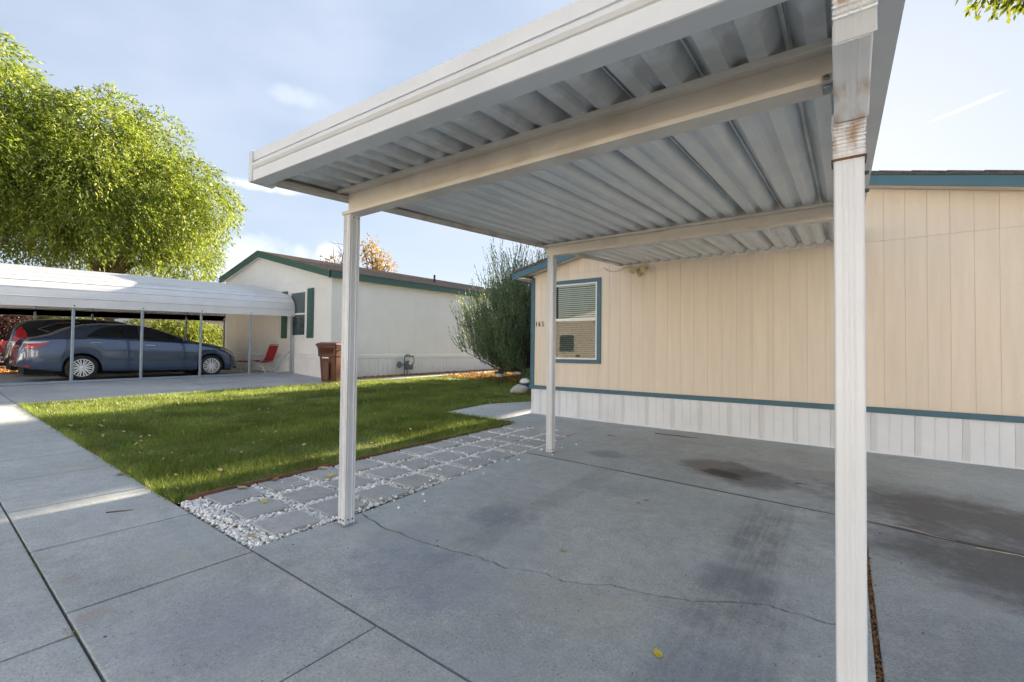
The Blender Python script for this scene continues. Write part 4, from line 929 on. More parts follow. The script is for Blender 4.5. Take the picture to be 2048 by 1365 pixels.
def wheel(parent, x, y, z, r, mb_side):
    w = empty('wheel', (x, y, z)); w.parent = parent
    mb = MB(); mb.lathe([(r*.70, -.10), (r*.88, -.105), (r*.97, -.085), (r, -.05), (r, .05), (r*.97, .085), (r*.88, .105), (r*.70, .10)], axis='X', k=40, caps=False); mb.build('tyre', m_tyre, w, smooth=True)
    mb = MB(); s_ = mb_side
    def ringx(prof, k=40): mb.lathe([(a*r, b*s_) for a, b in prof], axis='X', k=k, caps=False)
    ringx([(.71, .04), (.71, .100), (.675, .102), (.655, .07), (.655, -.08)])
    for j in range(10):
        a = 2*math.pi*j/10
        for da in (-.075, .075):
            c1, s1 = math.cos(a+da*.6), math.sin(a+da*.6); c2, s2 = math.cos(a+da*1.9), math.sin(a+da*1.9)
            p0 = Vector((0, c1*r*.12, s1*r*.12)); p1 = Vector((0, c2*r*.68, s2*r*.68)); t = (p1-p0).normalized(); q = Vector((0, -t.z, t.y))*r*.034; o1 = Vector((.085*s_, 0, 0)); o2 = Vector((.094*s_, 0, 0)); dd = Vector((-.03*s_, 0, 0))
            mb.hexa([p0-q+o1+dd, p0+q+o1+dd, p1+q*1.2+o2+dd, p1-q*1.2+o2+dd], [p0-q+o1, p0+q+o1, p1+q*1.2+o2, p1-q*1.2+o2])
    mb.lathe([(.0, .094*s_), (r*.10, .092*s_), (r*.16, .080*s_), (r*.16, .04*s_)], axis='X', k=16, caps=False)
    mb.build('rim', m_rim, w, smooth=True, ang=30)
    mb = MB(); mb.lathe([(0, .0), (r*.66, .0)], axis='X', k=24, caps=False); mb.lathe([(r*.42, .02*s_), (r*.42, .03*s_), (r*.12, .03*s_)], axis='X', k=24, caps=False); mb.build('brake_disc', m_under, w)
def car(name, label, X, zgnd, top, belt, bottom, hw, wheels, wr, paint, wins, cat='car', tails=(), heads=(), handles=(), pillars=(), screens=(), rear=None, extra=None, door_lines=()):
    """body lofted through many stations along Y; x is measured from the centre line, near side = +x"""
    root = empty(name, (X, (top[0][0]+top[-1][0])/2, zgnd), label=label, cat=cat, group=None); y_c = root.location.y
    ya, yb = top[0][0], top[-1][0]
    st = sorted(set([round(v, 3) for v in np.linspace(ya, yb, 120)]))
    I = lambda tab, y: float(np.interp(y, [p[0] for p in tab], [p[1] for p in tab]))
    def smooth(tab, y, w=.06): return (I(tab, y-w)+2*I(tab, y)+I(tab, y+w))/4 if ya+w < y < yb-w else I(tab, y)
    def width(y): return smooth(hw, y, .1)
    def arch(y, x=1):
        z = I(bottom, y)
        for wy in wheels:
            R_ = wr*1.16; d = abs(y-wy)
            if d < R_: z = max(z, wr+math.sqrt(max(0, R_*R_-d*d)))
        return z
    def sec(y):
        w, t, b = width(y), smooth(top, y, .08), smooth(belt, y, .08); b = min(b, t-.01); g = min(1, max(0, (t-b)/.42)); zb = arch(y); zb = min(zb, b-.05)
        wr_ = w*(.93-.215*g); zt = t-.035-.035*g
        pts = [(w*.955, zb), (w*.985, lerp(zb, b, .16)), (w*1.0, lerp(zb, b, .40)), (w*.995, lerp(zb, b, .62)), (w*.985, lerp(zb, b, .82)), (w*.955, b-.012), (w*.935, b), (lerp(w*.93, wr_, .5)+.010*g, lerp(b, zt, .5)), (wr_+.004, lerp(b, zt, .93)), (wr_*.93, zt+.018), (wr_*.62, t-.010), (wr_*.3, t-.002), (0, t)]
        return pts
    secs = {y: sec(y) for y in st}
    mb = MB(); rings = []
    for y in st:
        p = secs[y]; rings.append([(a, y-y_c, z) for a, z in p]+[(-a, y-y_c, z) for a, z in p[-2::-1]])
    vs = mb.loft(rings, closed=False, caps=False)
    for r_ in (vs[0], vs[-1]): mb.bm.faces.new(r_)
    mb.build('body', paint, root, smooth=True, ang=32)
    # underbody and wheel wells
    mb = MB(); mb.box(-min(p[1] for p in hw)*.9, min(p[1] for p in hw)*.9, ya-y_c+.15, yb-y_c-.15, .17, .62); mb.build('underbody', m_under, root)
    # map a point of the side view to the surface
    def surf(y, z, off=.006, s_=1):
        y = min(max(y, ya+.002), yb-.002); p = sec(y); zs = [q[1] for q in p[:9]]; xs_ = [q[0] for q in p[:9]]; x = float(np.interp(z, zs, xs_)); return Vector(((x+off)*s_, y-y_c, z))
    def patch(nm, poly, mat, off=.006, s_=1, parent=root, thick=.0):
        bm = bmesh.new(); f = bm.faces.new([bm.verts.new((0, a, b)) for a, b in poly]); bmesh.ops.triangulate(bm, faces=[f]); bmesh.ops.subdivide_edges(bm, edges=bm.edges[:], cuts=4, use_grid_fill=True)
        bmesh.ops.triangulate(bm, faces=bm.faces[:])
        for v in bm.verts: v.co = surf(v.co.y, v.co.z, off, s_)
        bmesh.ops.recalc_face_normals(bm, faces=bm.faces)
        me = bpy.data.meshes.new(nm); bm.to_mesh(me); bm.free()
        for q in me.polygons: q.use_smooth = True
        me.materials.append(mat); return link(nm, me, None, parent)
    for s_ in (1, -1):
        for poly in wins: patch('side_window', poly, m_cglass, .007, s_)
        for poly, mt in tails: patch('tail_light', poly, mt, .010, s_)
        for poly, mt in heads: patch('headlight', poly, mt, .010, s_)
    def strip(nm, pts, w_, mat, off):
        mb = MB(); mb.tube([surf(a, b, off) for a, b in pts], w_, 6); return mb.build(nm, mat, root, smooth=True)
    for pts in door_lines: strip('door_gap', pts, .0045, m_under, -.002)
    for (ha, hz, hb) in handles: mb = MB(); mb.tube([surf(ha, hz, .0), surf(ha+.03, hz, .03), surf((ha+hb)/2, hz, .036), surf(hb-.03, hz, .03), surf(hb, hz, .0)], [.012, .016, .016, .016, .012], 8); mb.build('door_handle', paint if paint is not m_carpaint else m_chrome, root, smooth=True)
    # front and rear screens lie on the top skin
    for (a, b) in screens:
        ss = [y for y in st if a <= y <= b]; mb = MB(); rings = []
        for y in ss:
            p = secs[y]; q = [p[8], p[9], p[10], p[11], p[12]]; r_ = [(x*.95, y-y_c, z+.008) for x, z in q]; rings.append(r_+[(-x, yy, z) for x, yy, z in r_[-2::-1]])
        mb.loft(rings, closed=False, caps=False); mb.build('windscreen', m_cglass, root, smooth=True)
    for pts in pillars: strip('window_trim', pts, .008, m_chrome if paint is m_blackpaint else m_under, .008)
    for wy in wheels:
        for s_ in (1, -1): wheel(root, s_*(width(wy)-.115), wy-y_c, wr, wr, s_)
    return root, surf, strip, patch
G0 = .31
z_ = lambda l: [(a, b-.30) for a, b in l]
r_, surf, strip, patch = car('parked_car', 'slate blue sedan with alloy wheels parked nearest under the metal carport', -17.88, G0,
    top=[(1.76, .55), (1.79, .80), (1.84, 1.10), (1.90, 1.155), (2.31, 1.25), (2.74, 1.47), (3.1, 1.575), (3.42, 1.62), (3.93, 1.635), (4.32, 1.62), (4.69, 1.535), (5.17, 1.345), (5.62, 1.175), (6.1, 1.09), (6.56, .985), (6.83, .86), (6.97, .72), (7.03, .50), (7.04, .30)],
    belt=[(1.76, .52), (1.84, 1.06), (2.31, 1.12), (3.2, 1.165), (4.2, 1.125), (5.0, 1.09), (5.6, 1.06), (6.1, .99), (6.56, .88), (6.83, .76), (6.97, .6), (7.04, .28)],
    bottom=[(1.76, .40), (2.0, .33), (2.4, .27), (3.3, .25), (5.6, .23), (6.6, .24), (7.04, .27)],
    hw=[(1.76, .66), (1.86, .80), (2.1, .91), (2.6, .97), (4, 1.0), (5.6, .99), (6.3, .955), (6.7, .86), (6.9, .74), (7.04, .55)],
    wheels=[2.965, 6.125], wr=.345, paint=m_carpaint,
    wins=[[(3.04, 1.215), (3.36, 1.22), (3.86, 1.205), (4.20, 1.19), (4.20, 1.56), (3.80, 1.555), (3.42, 1.50), (3.2, 1.36)], [(4.30, 1.185), (4.9, 1.15), (5.38, 1.115), (5.16, 1.27), (4.80, 1.43), (4.55, 1.52), (4.30, 1.555)]],
    tails=[([(1.85, .92), (1.93, .86), (2.10, .88), (2.36, 1.045), (2.12, 1.0), (1.87, .985)], m_tail), ([(1.86, .99), (2.12, 1.005), (2.33, 1.055), (1.87, 1.05)], m_tailw)],
    heads=[([(6.38, .91), (6.62, .80), (6.84, .66), (6.87, .72), (6.70, .85), (6.45, .93)], m_headl), ([(6.50, .885), (6.70, .80), (6.68, .845), (6.52, .905)], m_amber)],
    handles=[(3.10, 1.04, 3.38), (4.33, .99, 4.60)], screens=[(2.42, 3.12), (4.66, 5.50)],
    door_lines=[[(3.02, 1.17), (3.02, 1.0), (3.30, .74), (3.42, .42), (3.46, .34)], [(4.25, 1.16), (4.24, .7), (4.26, .30)], [(5.46, 1.08), (5.50, .8), (5.46, .34)], [(5.52, 1.04), (6.2, .98), (6.5, .90)]],
    pillars=[[(2.98, 1.205), (3.36, 1.205), (4.2, 1.175), (5.42, 1.10)]])
mb = MB(); p = surf(5.30, 1.14, .02); mb.loft([[(p.x+dx, p.y+dy*s, p.z+.03+dz*s) for dy, dz in ((-.06, -.05), (.05, -.05), (.09, .0), (.03, .06), (-.06, .05))] for dx, s in ((0, .4), (.05, .95), (.15, 1.0), (.20, .7))]); mb.bevel(.01); mb.build('door_mirror', m_carpaint, r_, smooth=True)
patch('reflector', [(1.84, .40), (1.98, .39), (1.98, .43), (1.84, .44)], m_red, .008)
r2, surf2, strip2, patch2 = car('parked_suv', 'dark crossover with tall red tail lights parked behind the slate blue sedan', -20.75, .33,
    top=[(1.80, .55), (1.83, .9), (1.90, 1.25), (2.02, 1.52), (2.24, 1.72), (2.9, 1.815), (3.6, 1.85), (4.35, 1.82), (4.9, 1.70), (5.35, 1.47), (5.75, 1.25), (6.3, 1.16), (6.75, .98), (6.95, .6), (6.97, .35)],
    belt=[(1.80, .5), (1.9, 1.17), (2.3, 1.24), (3.2, 1.22), (4.5, 1.17), (5.7, 1.12), (6.4, 1.0), (6.8, .75), (6.97, .33)],
    bottom=[(1.80, .42), (2.1, .32), (3, .28), (6, .28), (6.97, .3)], hw=[(1.80, .72), (1.95, .90), (2.4, .99), (4, 1.03), (6, 1.0), (6.6, .9), (6.97, .6)],
    wheels=[2.95, 6.0], wr=.37, paint=m_blackpaint,
    wins=[[(2.52, 1.43), (2.98, 1.28), (3.3, 1.27), (3.3, 1.66), (2.9, 1.62)], [(3.38, 1.27), (4.3, 1.24), (4.3, 1.70), (3.8, 1.72), (3.38, 1.69)], [(4.38, 1.23), (5.5, 1.19), (5.1, 1.43), (4.8, 1.60), (4.38, 1.70)]],
    tails=[([(1.95, 1.07), (2.36, 1.03), (2.22, 1.12), (2.10, 1.26), (2.12, 1.50), (2.07, 1.46), (2.00, 1.26), (1.95, 1.14)], m_tail), ([(1.88, .93), (2.2, .90), (2.3, 1.0), (1.9, 1.06)], m_tailw)],
    heads=[([(6.4, .95), (6.8, .78), (6.75, .9), (6.5, 1.02)], m_headl)], handles=[(3.5, 1.12, 3.75)], screens=[(1.95, 2.20), (4.95, 5.65)], cat='suv',
    pillars=[[(2.46, 1.44), (2.96, 1.26), (3.34, 1.25), (5.5, 1.18)], [(2.46, 1.44), (2.9, 1.64), (3.4, 1.70)]])
car('parked_car', 'bright red car glimpsed at the far left edge beyond the dark crossover', -25.2, .33,
    top=[(-2.2, .5), (-2.1, .95), (-1.5, 1.05), (-.8, 1.4), (.2, 1.5), (1.2, 1.45), (1.9, 1.15), (2.35, 1.05), (2.45, .45)],
    belt=[(-2.2, .5), (-2.1, .9), (0, 1.0), (2, 1.0), (2.35, .95), (2.45, .4)], bottom=[(-2.2, .35), (0, .25), (2.45, .3)], hw=[(-2.2, .6), (-1.8, .85), (0, .92), (2, .88), (2.45, .65)],
    wheels=[-1.3, 1.5], wr=.33, paint=m_redpaint, wins=[[(-.8, 1.05), (.1, 1.05), (.1, 1.38), (-.4, 1.33)], [(.2, 1.05), (1.5, 1.05), (1.1, 1.33), (.2, 1.38)]], tails=[([(2.1, .8), (2.38, .8), (2.3, .95), (2.1, .95)], m_tail)], screens=[(-1.4, -.8), (1.25, 1.8)])

# ============================================================ THINGS ABOUT THE YARDS
def trash_can():
    x, y = -12.80, 8.02; z = zg(x, y)+.012
    e = empty('wheeled_bin', (x, y, z), R(20), label='brown wheeled trash bin with closed lid standing at the corner of the white house', cat='trash bin')
    def ring(w, d, zz, yo=0, r=.05):
        pts = []
        for cx, cy, a0 in ((w-r, d-r, 0), (-w+r, d-r, 90), (-w+r, -d+r, 180), (w-r, -d+r, 270)):
            for k in range(4): a = R(a0+30*k); pts.append((cx+r*math.cos(a), cy+yo+r*math.sin(a), zz))
        return pts
    k = 1.05
    mb = MB(); mb.loft([ring(.25*k, .27*k, .02), ring(.255*k, .28*k, .10), ring(.285*k, .33*k, .78), ring(.31*k, .36*k, .80), ring(.325*k, .375*k, 1.07), ring(.345*k, .40*k, 1.075), ring(.345*k, .40*k, 1.12)]); mb.build('bin_body', m_can, e, smooth=True, ang=25)
    mb = MB(); mb.loft([ring(.36*k, .42*k, 1.122), ring(.365*k, .43*k, 1.15), ring(.34*k, .40*k, 1.19), ring(.27*k, .32*k, 1.225), ring(.25*k, .30*k, 1.22)]); mb.build('lid', m_can, e, smooth=True, ang=25)
    mb = MB(); mb.hexa([(-.2, -.36*k, .84), (.2, -.36*k, .84), (.2, -.33, .84), (-.2, -.33, .84)], [(-.26, -.425*k, 1.06), (.26, -.425*k, 1.06), (.26, -.37, 1.06), (-.26, -.37, 1.06)])
    for i in range(7): mb.box(-.20+i*.06, -.185+i*.06, -.435*k, -.405*k, .93, 1.04)
    mb.build('front_ribs', m_can, e)
    mb = MB(); mb.box(-.13, -.085, -.385*k, -.362*k, .735, .775); mb.box(-.065, .09, -.385*k, -.362*k, .735, .775); mb.build('sticker', m_vinylw, e)
    mb = MB(); mb.box(-.10, .10, -.375*k, -.36*k, .10, .62)
    mb.build('recess', m_can, e)
    mb = MB(); mb.tube([(-.22, .43*k, 1.10), (-.22, .52*k, 1.12), (.22, .52*k, 1.12), (.22, .43*k, 1.10)], .018, 8); mb.build('handle', m_can, e, smooth=True)
    for s_ in (-1, 1):
        mb = MB(); mb.lathe([(.02, -.03), (.13, -.03), (.14, 0), (.13, .03), (.02, .03)], (s_*.30*k, .30*k, .14), 'X', 20); mb.build('bin_wheel', m_tyre, e, smooth=True)
    mb = MB(); mb.tube([(0, 0, 0), (.06, 0, .015), (.13, .02, .0)], [.012, .022, .016], 8); o = mb.build('lid_handle', m_dark, e, smooth=True); o.location = (.38*k, .1, 1.10)
trash_can()
def camp_chair():
    e = empty('folding_chair', (-17.05, 7.80, zg(-17, 7.8)), R(28), label='red folding lawn chair with pale metal frame near the white house wall', cat='chair')
    k = 1.0
    for s_, nm in ((-1, 'front_frame'), (1, 'rear_frame')):
        y = s_*.27
        mb = MB(); mb.tube([(-.42, y, .02), (-.05, y, .36), (.22, y, .46), (.30, y, .60), (.44, y, 1.02)], .014, 8); mb.tube([(.36, y, .02), (.10, y, .36), (-.28, y, .46)], .014, 8); mb.tube([(-.30, y, .66), (.30, y, .66)], .016, 8); mb.tube([(-.28, y, .46), (-.30, y, .66)], .012, 6); mb.build('side_frame', m_chrome, e, smooth=True)
    mb = MB(); mb.tube([(-.42, -.27, .02), (-.42, .27, .02)], .012, 6); mb.tube([(.36, -.27, .02), (.36, .27, .02)], .012, 6); mb.tube([(.44, -.27, 1.02), (.44, .27, 1.02)], .014, 8); mb.build('cross_bar', m_chrome, e, smooth=True)
    mb = MB(); mb.loft([[(-.30, y, .45), (-.05, y, .40-.03*math.cos(y*5)), (.22, y, .43), (.22, y, .445), (-.05, y, .415-.03*math.cos(y*5)), (-.30, y, .465)] for y in (-.25, -.12, 0, .12, .25)]); mb.build('seat', m_red, e, smooth=True)
    mb = MB(); mb.loft([[(.21, y, .45), (.31+.02, y, .72), (.43, y, 1.05), (.45, y, 1.05), (.35, y, .72), (.235, y, .45)] for y in (-.25, -.12, 0, .12, .25)]); mb.build('backrest', m_red, e, smooth=True)
    for s_ in (-1, 1): mb = MB(); mb.box(-.30, .20, s_*.27-.025, s_*.27+.025, .672, .69); mb.bevel(.006); mb.build('armrest', m_white, e)
    o = empty('foot_stool', (-17.95, 7.55, zg(-17.9, 7.5)), .2, label='low red folding stool with crossed legs between the sedan nose and the lawn chair', cat='stool')
    mb = MB(); mb.loft([[(-.2, y, .42), (0, y, .38), (.2, y, .42), (.2, y, .435), (0, y, .395), (-.2, y, .435)] for y in (-.18, 0, .18)]); mb.build('seat', m_red, o, smooth=True)
    for s_ in (-1, 1):
        mb = MB(); mb.tube([(-.2, s_*.18, .42), (.18, s_*.16, .01)], .012, 6); mb.build('leg', m_chrome, o, smooth=True); mb = MB(); mb.tube([(.2, s_*.18, .42), (-.18, s_*.16, .01)], .012, 6); mb.build('leg', m_chrome, o, smooth=True)
camp_chair()
def gas_meter():
    x, y = -13.68, 11.66; z = zg(x, y); e = empty('gas_meter', (x, y, z), label='grey gas meter on pipes in front of the white house skirting', cat='gas meter')
    mb = MB(); mb.tube([(0, -.12, -.05), (0, -.12, .68), (0, -.09, .76), (0, 0, .80), (0, .10, .80), (0, .18, .74)], .020, 8); mb.tube([(0, .02, -.05), (0, .02, .35)], .020, 8); mb.build('pipe', m_meter, e, smooth=True)
    mb = MB(); mb.loft([[(-.07+.01, -.10+a, .22+b) for a, b in ((0, 0), (.34, 0), (.36, .06), (.34, .26), (.27, .34), (.06, .34), (0, .26))], [(.09, -.10+a, .22+b) for a, b in ((0, 0), (.34, 0), (.36, .06), (.34, .26), (.27, .34), (.06, .34), (0, .26))]]); mb.bevel(.02, 2); mb.build('meter_body', m_meter, e, smooth=True)
    mb = MB(); mb.lathe([(0, .0), (.06, .0), (.075, .02), (.075, .05), (.0, .055)], (.09, .07, .48), 'X', 20); mb.build('dial', m_lens, e, smooth=True)
    mb = MB(); mb.lathe([(0, .0), (.11, .0), (.13, .03), (.11, .07), (.04, .09), (0, .09)], (-.02, -.38, .42), 'X', 24); mb.tube([(.0, -.30, .42), (0, -.1, .42)], .03, 8); mb.build('regulator', m_meter, e, smooth=True)
    mb = MB(); mb.box(-.08, .10, .0, .27, .72, .76); mb.tube([(0, .20, .74), (.03, .32, .66), (.03, .34, .50), (0, .28, .40)], .014, 8); mb.box(.095, .10, .04, .12, .28, .34); mb.build('regulator_pipe', m_meter, e)
gas_meter()

def leaf_verts(P_, D, L, Wd, r):
    """narrow leaf blades as folded quads: position, direction, length, width"""
    n = len(P_); up = r.normal(0, 1, (n, 3)); s = np.cross(D, up); s /= np.linalg.norm(s, axis=1)[:, None]+1e-9
    a = P_; b = P_+D*L[:, None]*.45+s*Wd[:, None]*.5; c = P_+D*L[:, None]; d = P_+D*L[:, None]*.45-s*Wd[:, None]*.5
    return np.stack([a, b, c, d], 1).reshape(-1, 3)
def crown_leaves(lobes, n_sprays, per, spray_len, L, Wd, droop, seed, shell=.35, up=0.0):
    r = np.random.default_rng(seed); c = np.array([l[:3] for l in lobes]); rad = np.array([l[3:6] if len(l) > 4 else (l[3],)*3 for l in lobes]); w = (rad.prod(1))**(2/3); idx = r.choice(len(lobes), n_sprays, p=w/w.sum())
    d = r.normal(0, 1, (n_sprays, 3)); d /= np.linalg.norm(d, axis=1)[:, None]
    q = (1-shell*r.random(n_sprays)**1.5)[:, None]; P0 = c[idx]+d*rad[idx]*q
    out = d*.7+r.normal(0, .35, (n_sprays, 3)); out[:, 2] += up-droop*.5; out /= np.linalg.norm(out, axis=1)[:, None]
    V = []
    for k in range(per):
        t = k/per; dirn = out.copy(); dirn[:, 2] -= droop*t*1.2; P_ = P0+dirn*(spray_len*t)+r.normal(0, spray_len*.06, (n_sprays, 3))
        ld = dirn+r.normal(0, .45, (n_sprays, 3)); ld[:, 2] -= droop*.5; ld /= np.linalg.norm(ld, axis=1)[:, None]
        V.append(leaf_verts(P_, ld, L*r.uniform(.6, 1.25, n_sprays), Wd*r.uniform(.7, 1.2, n_sprays), r))
    return np.concatenate(V)
def branches(mb, base, tips, r0, seed, k=7):
    r = random.Random(seed); base = Vector(base)
    for tip in tips:
        tip = Vector(tip); mid1 = base.lerp(tip, .35)+Vector((r.uniform(-.3, .3), r.uniform(-.3, .3), .3)); mid2 = base.lerp(tip, .7)+Vector((r.uniform(-.3, .3), r.uniform(-.3, .3), .25))
        rr = r0*r.uniform(.45, .7); mb.tube([base, mid1, mid2, tip], [rr, rr*.8, rr*.5, rr*.15], k)
        for q in range(4):
            s_ = mid1.lerp(tip, r.uniform(0, .8)); e_ = s_+Vector((r.uniform(-1, 1), r.uniform(-1, 1), r.uniform(.1, .9)))*(tip-base).length*.28; mb.tube([s_, s_.lerp(e_, .5)+Vector((0, 0, .1)), e_], [rr*.35, rr*.22, rr*.06], 5)
def tree(name, label, base, lobes, trunk_h, r0, tips, leaf, n_sprays, per, sl, L, Wd, droop, seed, cat='tree', group=None, shell=.35, up=0):
    e = empty(name, base, label=label, cat=cat, group=group); b = Vector(base)
    mb = MB(); top = Vector((0, 0, trunk_h)); mb.tube([Vector((0, 0, -.2)), Vector((.05, .0, trunk_h*.4)), top], [r0*1.35, r0, r0*.85], 12); branches(mb, top-Vector((0, 0, .15)), tips, r0, seed)
    mb.build('trunk', m_bark, e, smooth=True)
    v = crown_leaves(lobes, n_sprays, per, sl, L, Wd, droop, seed, shell, up); npmesh('crown', v, 4, leaf, e)
    return e
def lobe_ball(R0, z0, n, rl, seed, sq=(1, 1, 1)):
    """many small lobes set around a big round head"""
    r = random.Random(seed); out = []
    for i in range(n):
        t = (i+.5)/n; ph = math.acos(1-1.75*t); a = i*2.399963+r.uniform(-.2, .2); q = R0*r.uniform(.80, 1.0)-rl*.55
        out.append((q*math.sin(ph)*math.cos(a)*sq[0], q*math.sin(ph)*math.sin(a)*sq[1], z0+q*math.cos(ph)*sq[2], rl*r.uniform(.75, 1.2)))
    return out
zt = zg(-30, 6)
tree('willow_tree', 'round-headed yellow green tree whose crown reaches furthest right above the metal carport', (-30, 6.1, zt), lobe_ball(5.25, 8.2, 46, 1.40, 1, (1, 1, .90))+lobe_ball(3.6, 8.0, 14, 1.2, 12), 4.4, .30,
     [(.5, 2.6, 8.4), (0, -2.4, 8.8), (2.0, .4, 9.6), (-2, 1, 9.5), (.8, 3.4, 6.4), (1.2, -3, 6.6), (2.8, 1.5, 7.6), (-1, -1, 10.5)], m_willow, 20000, 8, .55, .19, .058, .50, 5, shell=.36)
tree('willow_tree', 'tall yellow green tree cut by the left edge of the picture, higher than its neighbour', (-28.5, -1.6, zg(-28, 0)), lobe_ball(5.9, 9.5, 54, 1.40, 2, (1, 1, .95))+lobe_ball(3.8, 9, 14, 1.3, 13), 4.8, .36,
     [(.5, 2.6, 9.4), (0, -2.4, 9.8), (2.0, .4, 10.6), (-2, 1, 10.5), (.8, 3.4, 7.4), (2.8, 1.5, 8.6)], m_willow, 21000, 8, .55, .19, .058, .50, 6, shell=.36)
# tall narrow trees far behind the houses, which shade the lawn between them
def poplar(x, y, w, h, label, seed, dy=1.6):
    r = random.Random(seed); lob = []
    for i in range(46):
        t = i/45; z = 1.2+t*(h-2.2); q = 1 if t < .72 else math.sqrt(max(.02, 1-((t-.72)/.30)**2)); ww = w*.5*q; rl = min(ww*.9, .95)
        for s_ in (-1, 0, 1): lob.append((s_*(ww-rl*.9), r.uniform(-dy, dy)*.5, z+r.uniform(-.3, .3), rl*r.uniform(.92, 1.08)))
    return tree('poplar_tree', label, (x, y, .4), lob, h*.75, .25, [(.3, .2, h*.95), (-.3, 0, h*.9)], m_poplar, 6500, 5, .35, .42, .30, .1, seed, shell=.95, up=.6, group=None)
poplar(-8.9, 50, 4.0, 20.5, 'narrow dark poplar nearest the roof ridge line, far behind the beige house', 21)
poplar(-10.4, 50.8, 3.5, 20.5, 'narrow dark poplar left of the ridge-line poplar, far behind the beige house', 22)
poplar(-16.9, 50, 4.4, 20, 'narrow dark poplar far behind the side of the white house', 23)

# grey green feathery shrub between the two houses
def shrub():
    bx, by = -8.9, 13.2; bz = zg(bx, by); e = empty('feathery_shrub', (bx, by, bz), label='big feathery grey green evergreen shrub between the beige and the white house', cat='shrub')
    r = np.random.default_rng(31); rr = random.Random(31); mb = MB(); tips = []
    for i in range(165):
        a = rr.uniform(0, 2*math.pi); el = rr.uniform(.05, 1.5); ln = lerp(2.6, 4.3, (el/1.5)**1.2)*rr.uniform(.70, 1.04)
        d = Vector((math.cos(a)*math.cos(el), math.sin(a)*math.cos(el)*.85, math.sin(el))); b0 = Vector((math.cos(a)*.12, math.sin(a)*.12, .25)); b1 = b0+d*ln*.45+Vector((0, 0, -.10*math.cos(el))); b2 = b0+d*ln+Vector((0, 0, .32*math.cos(el)))
        mb.tube([b0, b1, b2], [.032, .02, .006], 5); tips.append((b0, b1, b2))
    mb.build('branches', m_bark, e, smooth=True)
    P0 = []; D0 = []
    for b0, b1, b2 in tips:
        for k in range(42):
            t = rr.uniform(.38, 1.0); p = b1.lerp(b2, (t-.45)/.55) if t > .45 else b0.lerp(b1, t/.45); ax = (b2-b1).normalized()
            side = Vector((rr.gauss(0, 1), rr.gauss(0, 1), rr.gauss(0, 1)*.5)); side = (side-ax*side.dot(ax)).normalized(); d = (ax*.6+side*.45+Vector((0, 0, .95))).normalized(); p = p+side*rr.uniform(0, .20)
            P0.append(p[:]); D0.append(d[:])
    P0 = np.array(P0); D0 = np.array(D0); n = len(P0); V = []
    ln = r.uniform(.30, .85, n)
    for k in range(17):
        t = k/17; P_ = P0+D0*(ln*t)[:, None]+np.array([0, 0, 1])*(ln*t*t*.25)[:, None]; ld = D0+np.array([0, 0, .35])*t+r.normal(0, .30, (n, 3)); ld /= np.linalg.norm(ld, axis=1)[:, None]; V.append(leaf_verts(P_, ld, (.10-.035*t)*r.uniform(.7, 1.3, n), .028*r.uniform(.8, 1.3, n), r))
    npmesh('foliage', np.concatenate(V), 4, m_juniper, e)
shrub()
tree('autumn_tree', 'sparse orange-leaved tree rising behind the ridge of the white house', (-31, 22.6, .6), [(0, .6, 7.6, 1.2), (.4, -.5, 8.4, .9), (0, 1.2, 8.0, .9), (0, -.2, 9.2, .7), (.2, 1.6, 7.0, .8), (0, -2.1, 7.5, .5), (0, .2, 6.4, 1.4)], 4.6, .16,
     [(0, 0, 9.6), (.3, 1.6, 8.4), (0, -1.0, 9.3), (0, -2.3, 8.2), (0, .9, 8.9), (-.2, 2.0, 7.6)], m_autumn, 560, 4, .35, .17, .12, .3, 8, shell=.9)
tree('autumn_tree', 'bare-topped thin tree mostly hidden behind the fluted post and the white roof', (-31, 19.8, .6), [(0, 0, 7.0, .9), (0, -1.1, 6.9, .7)], 4.6, .12, [(0, .2, 9.8), (0, -.7, 8.6), (0, 1.0, 9.4)], m_autumn, 260, 4, .35, .15, .09, .3, 9, shell=.9)
# bushes seen through the metal carport
def bush(x, y, lobes, mat, label, n, seed, cat='bush', nm='bush', L=.16, w=.06, droop=.3):
    return tree(nm, label, (x, y, zg(x, y)), lobes, .5, .06, [(.2, .2, 1.3), (-.2, -.2, 1.2)], mat, n, 6, .4, L, w, droop, seed, cat=cat, shell=.7)
bush(-26.5, 6.9, [(0, 0, 1.3, 1.1), (.2, 1.2, 1.4, 1.1), (0, 2.4, 1.2, 1.0), (0, -1, 1.0, .8)], m_bush, 'yellow green weeping bush seen over the sedan roof through the carport', 3200, 41, droop=.9)
bush(-27, 3.2, [(0, 0, 1.9, .9), (.2, 1.2, 1.8, .8), (0, -1.1, 1.8, .8)], m_bush, 'light green bush seen over the dark crossover through the carport', 1800, 42)
bush(-26, 1.6, [(0, 0, 1.9, .8), (0, .8, 2.1, .7), (0, -.8, 1.9, .8)], m_purple, 'purple-leaved shrub at the far left behind the cars', 1500, 43)
bush(-27.5, -.4, [(0, 0, 1.7, .9), (0, 1, 1.4, .8)], m_purple, 'dark red-leaved shrub cut by the left edge of the picture', 1000, 44)
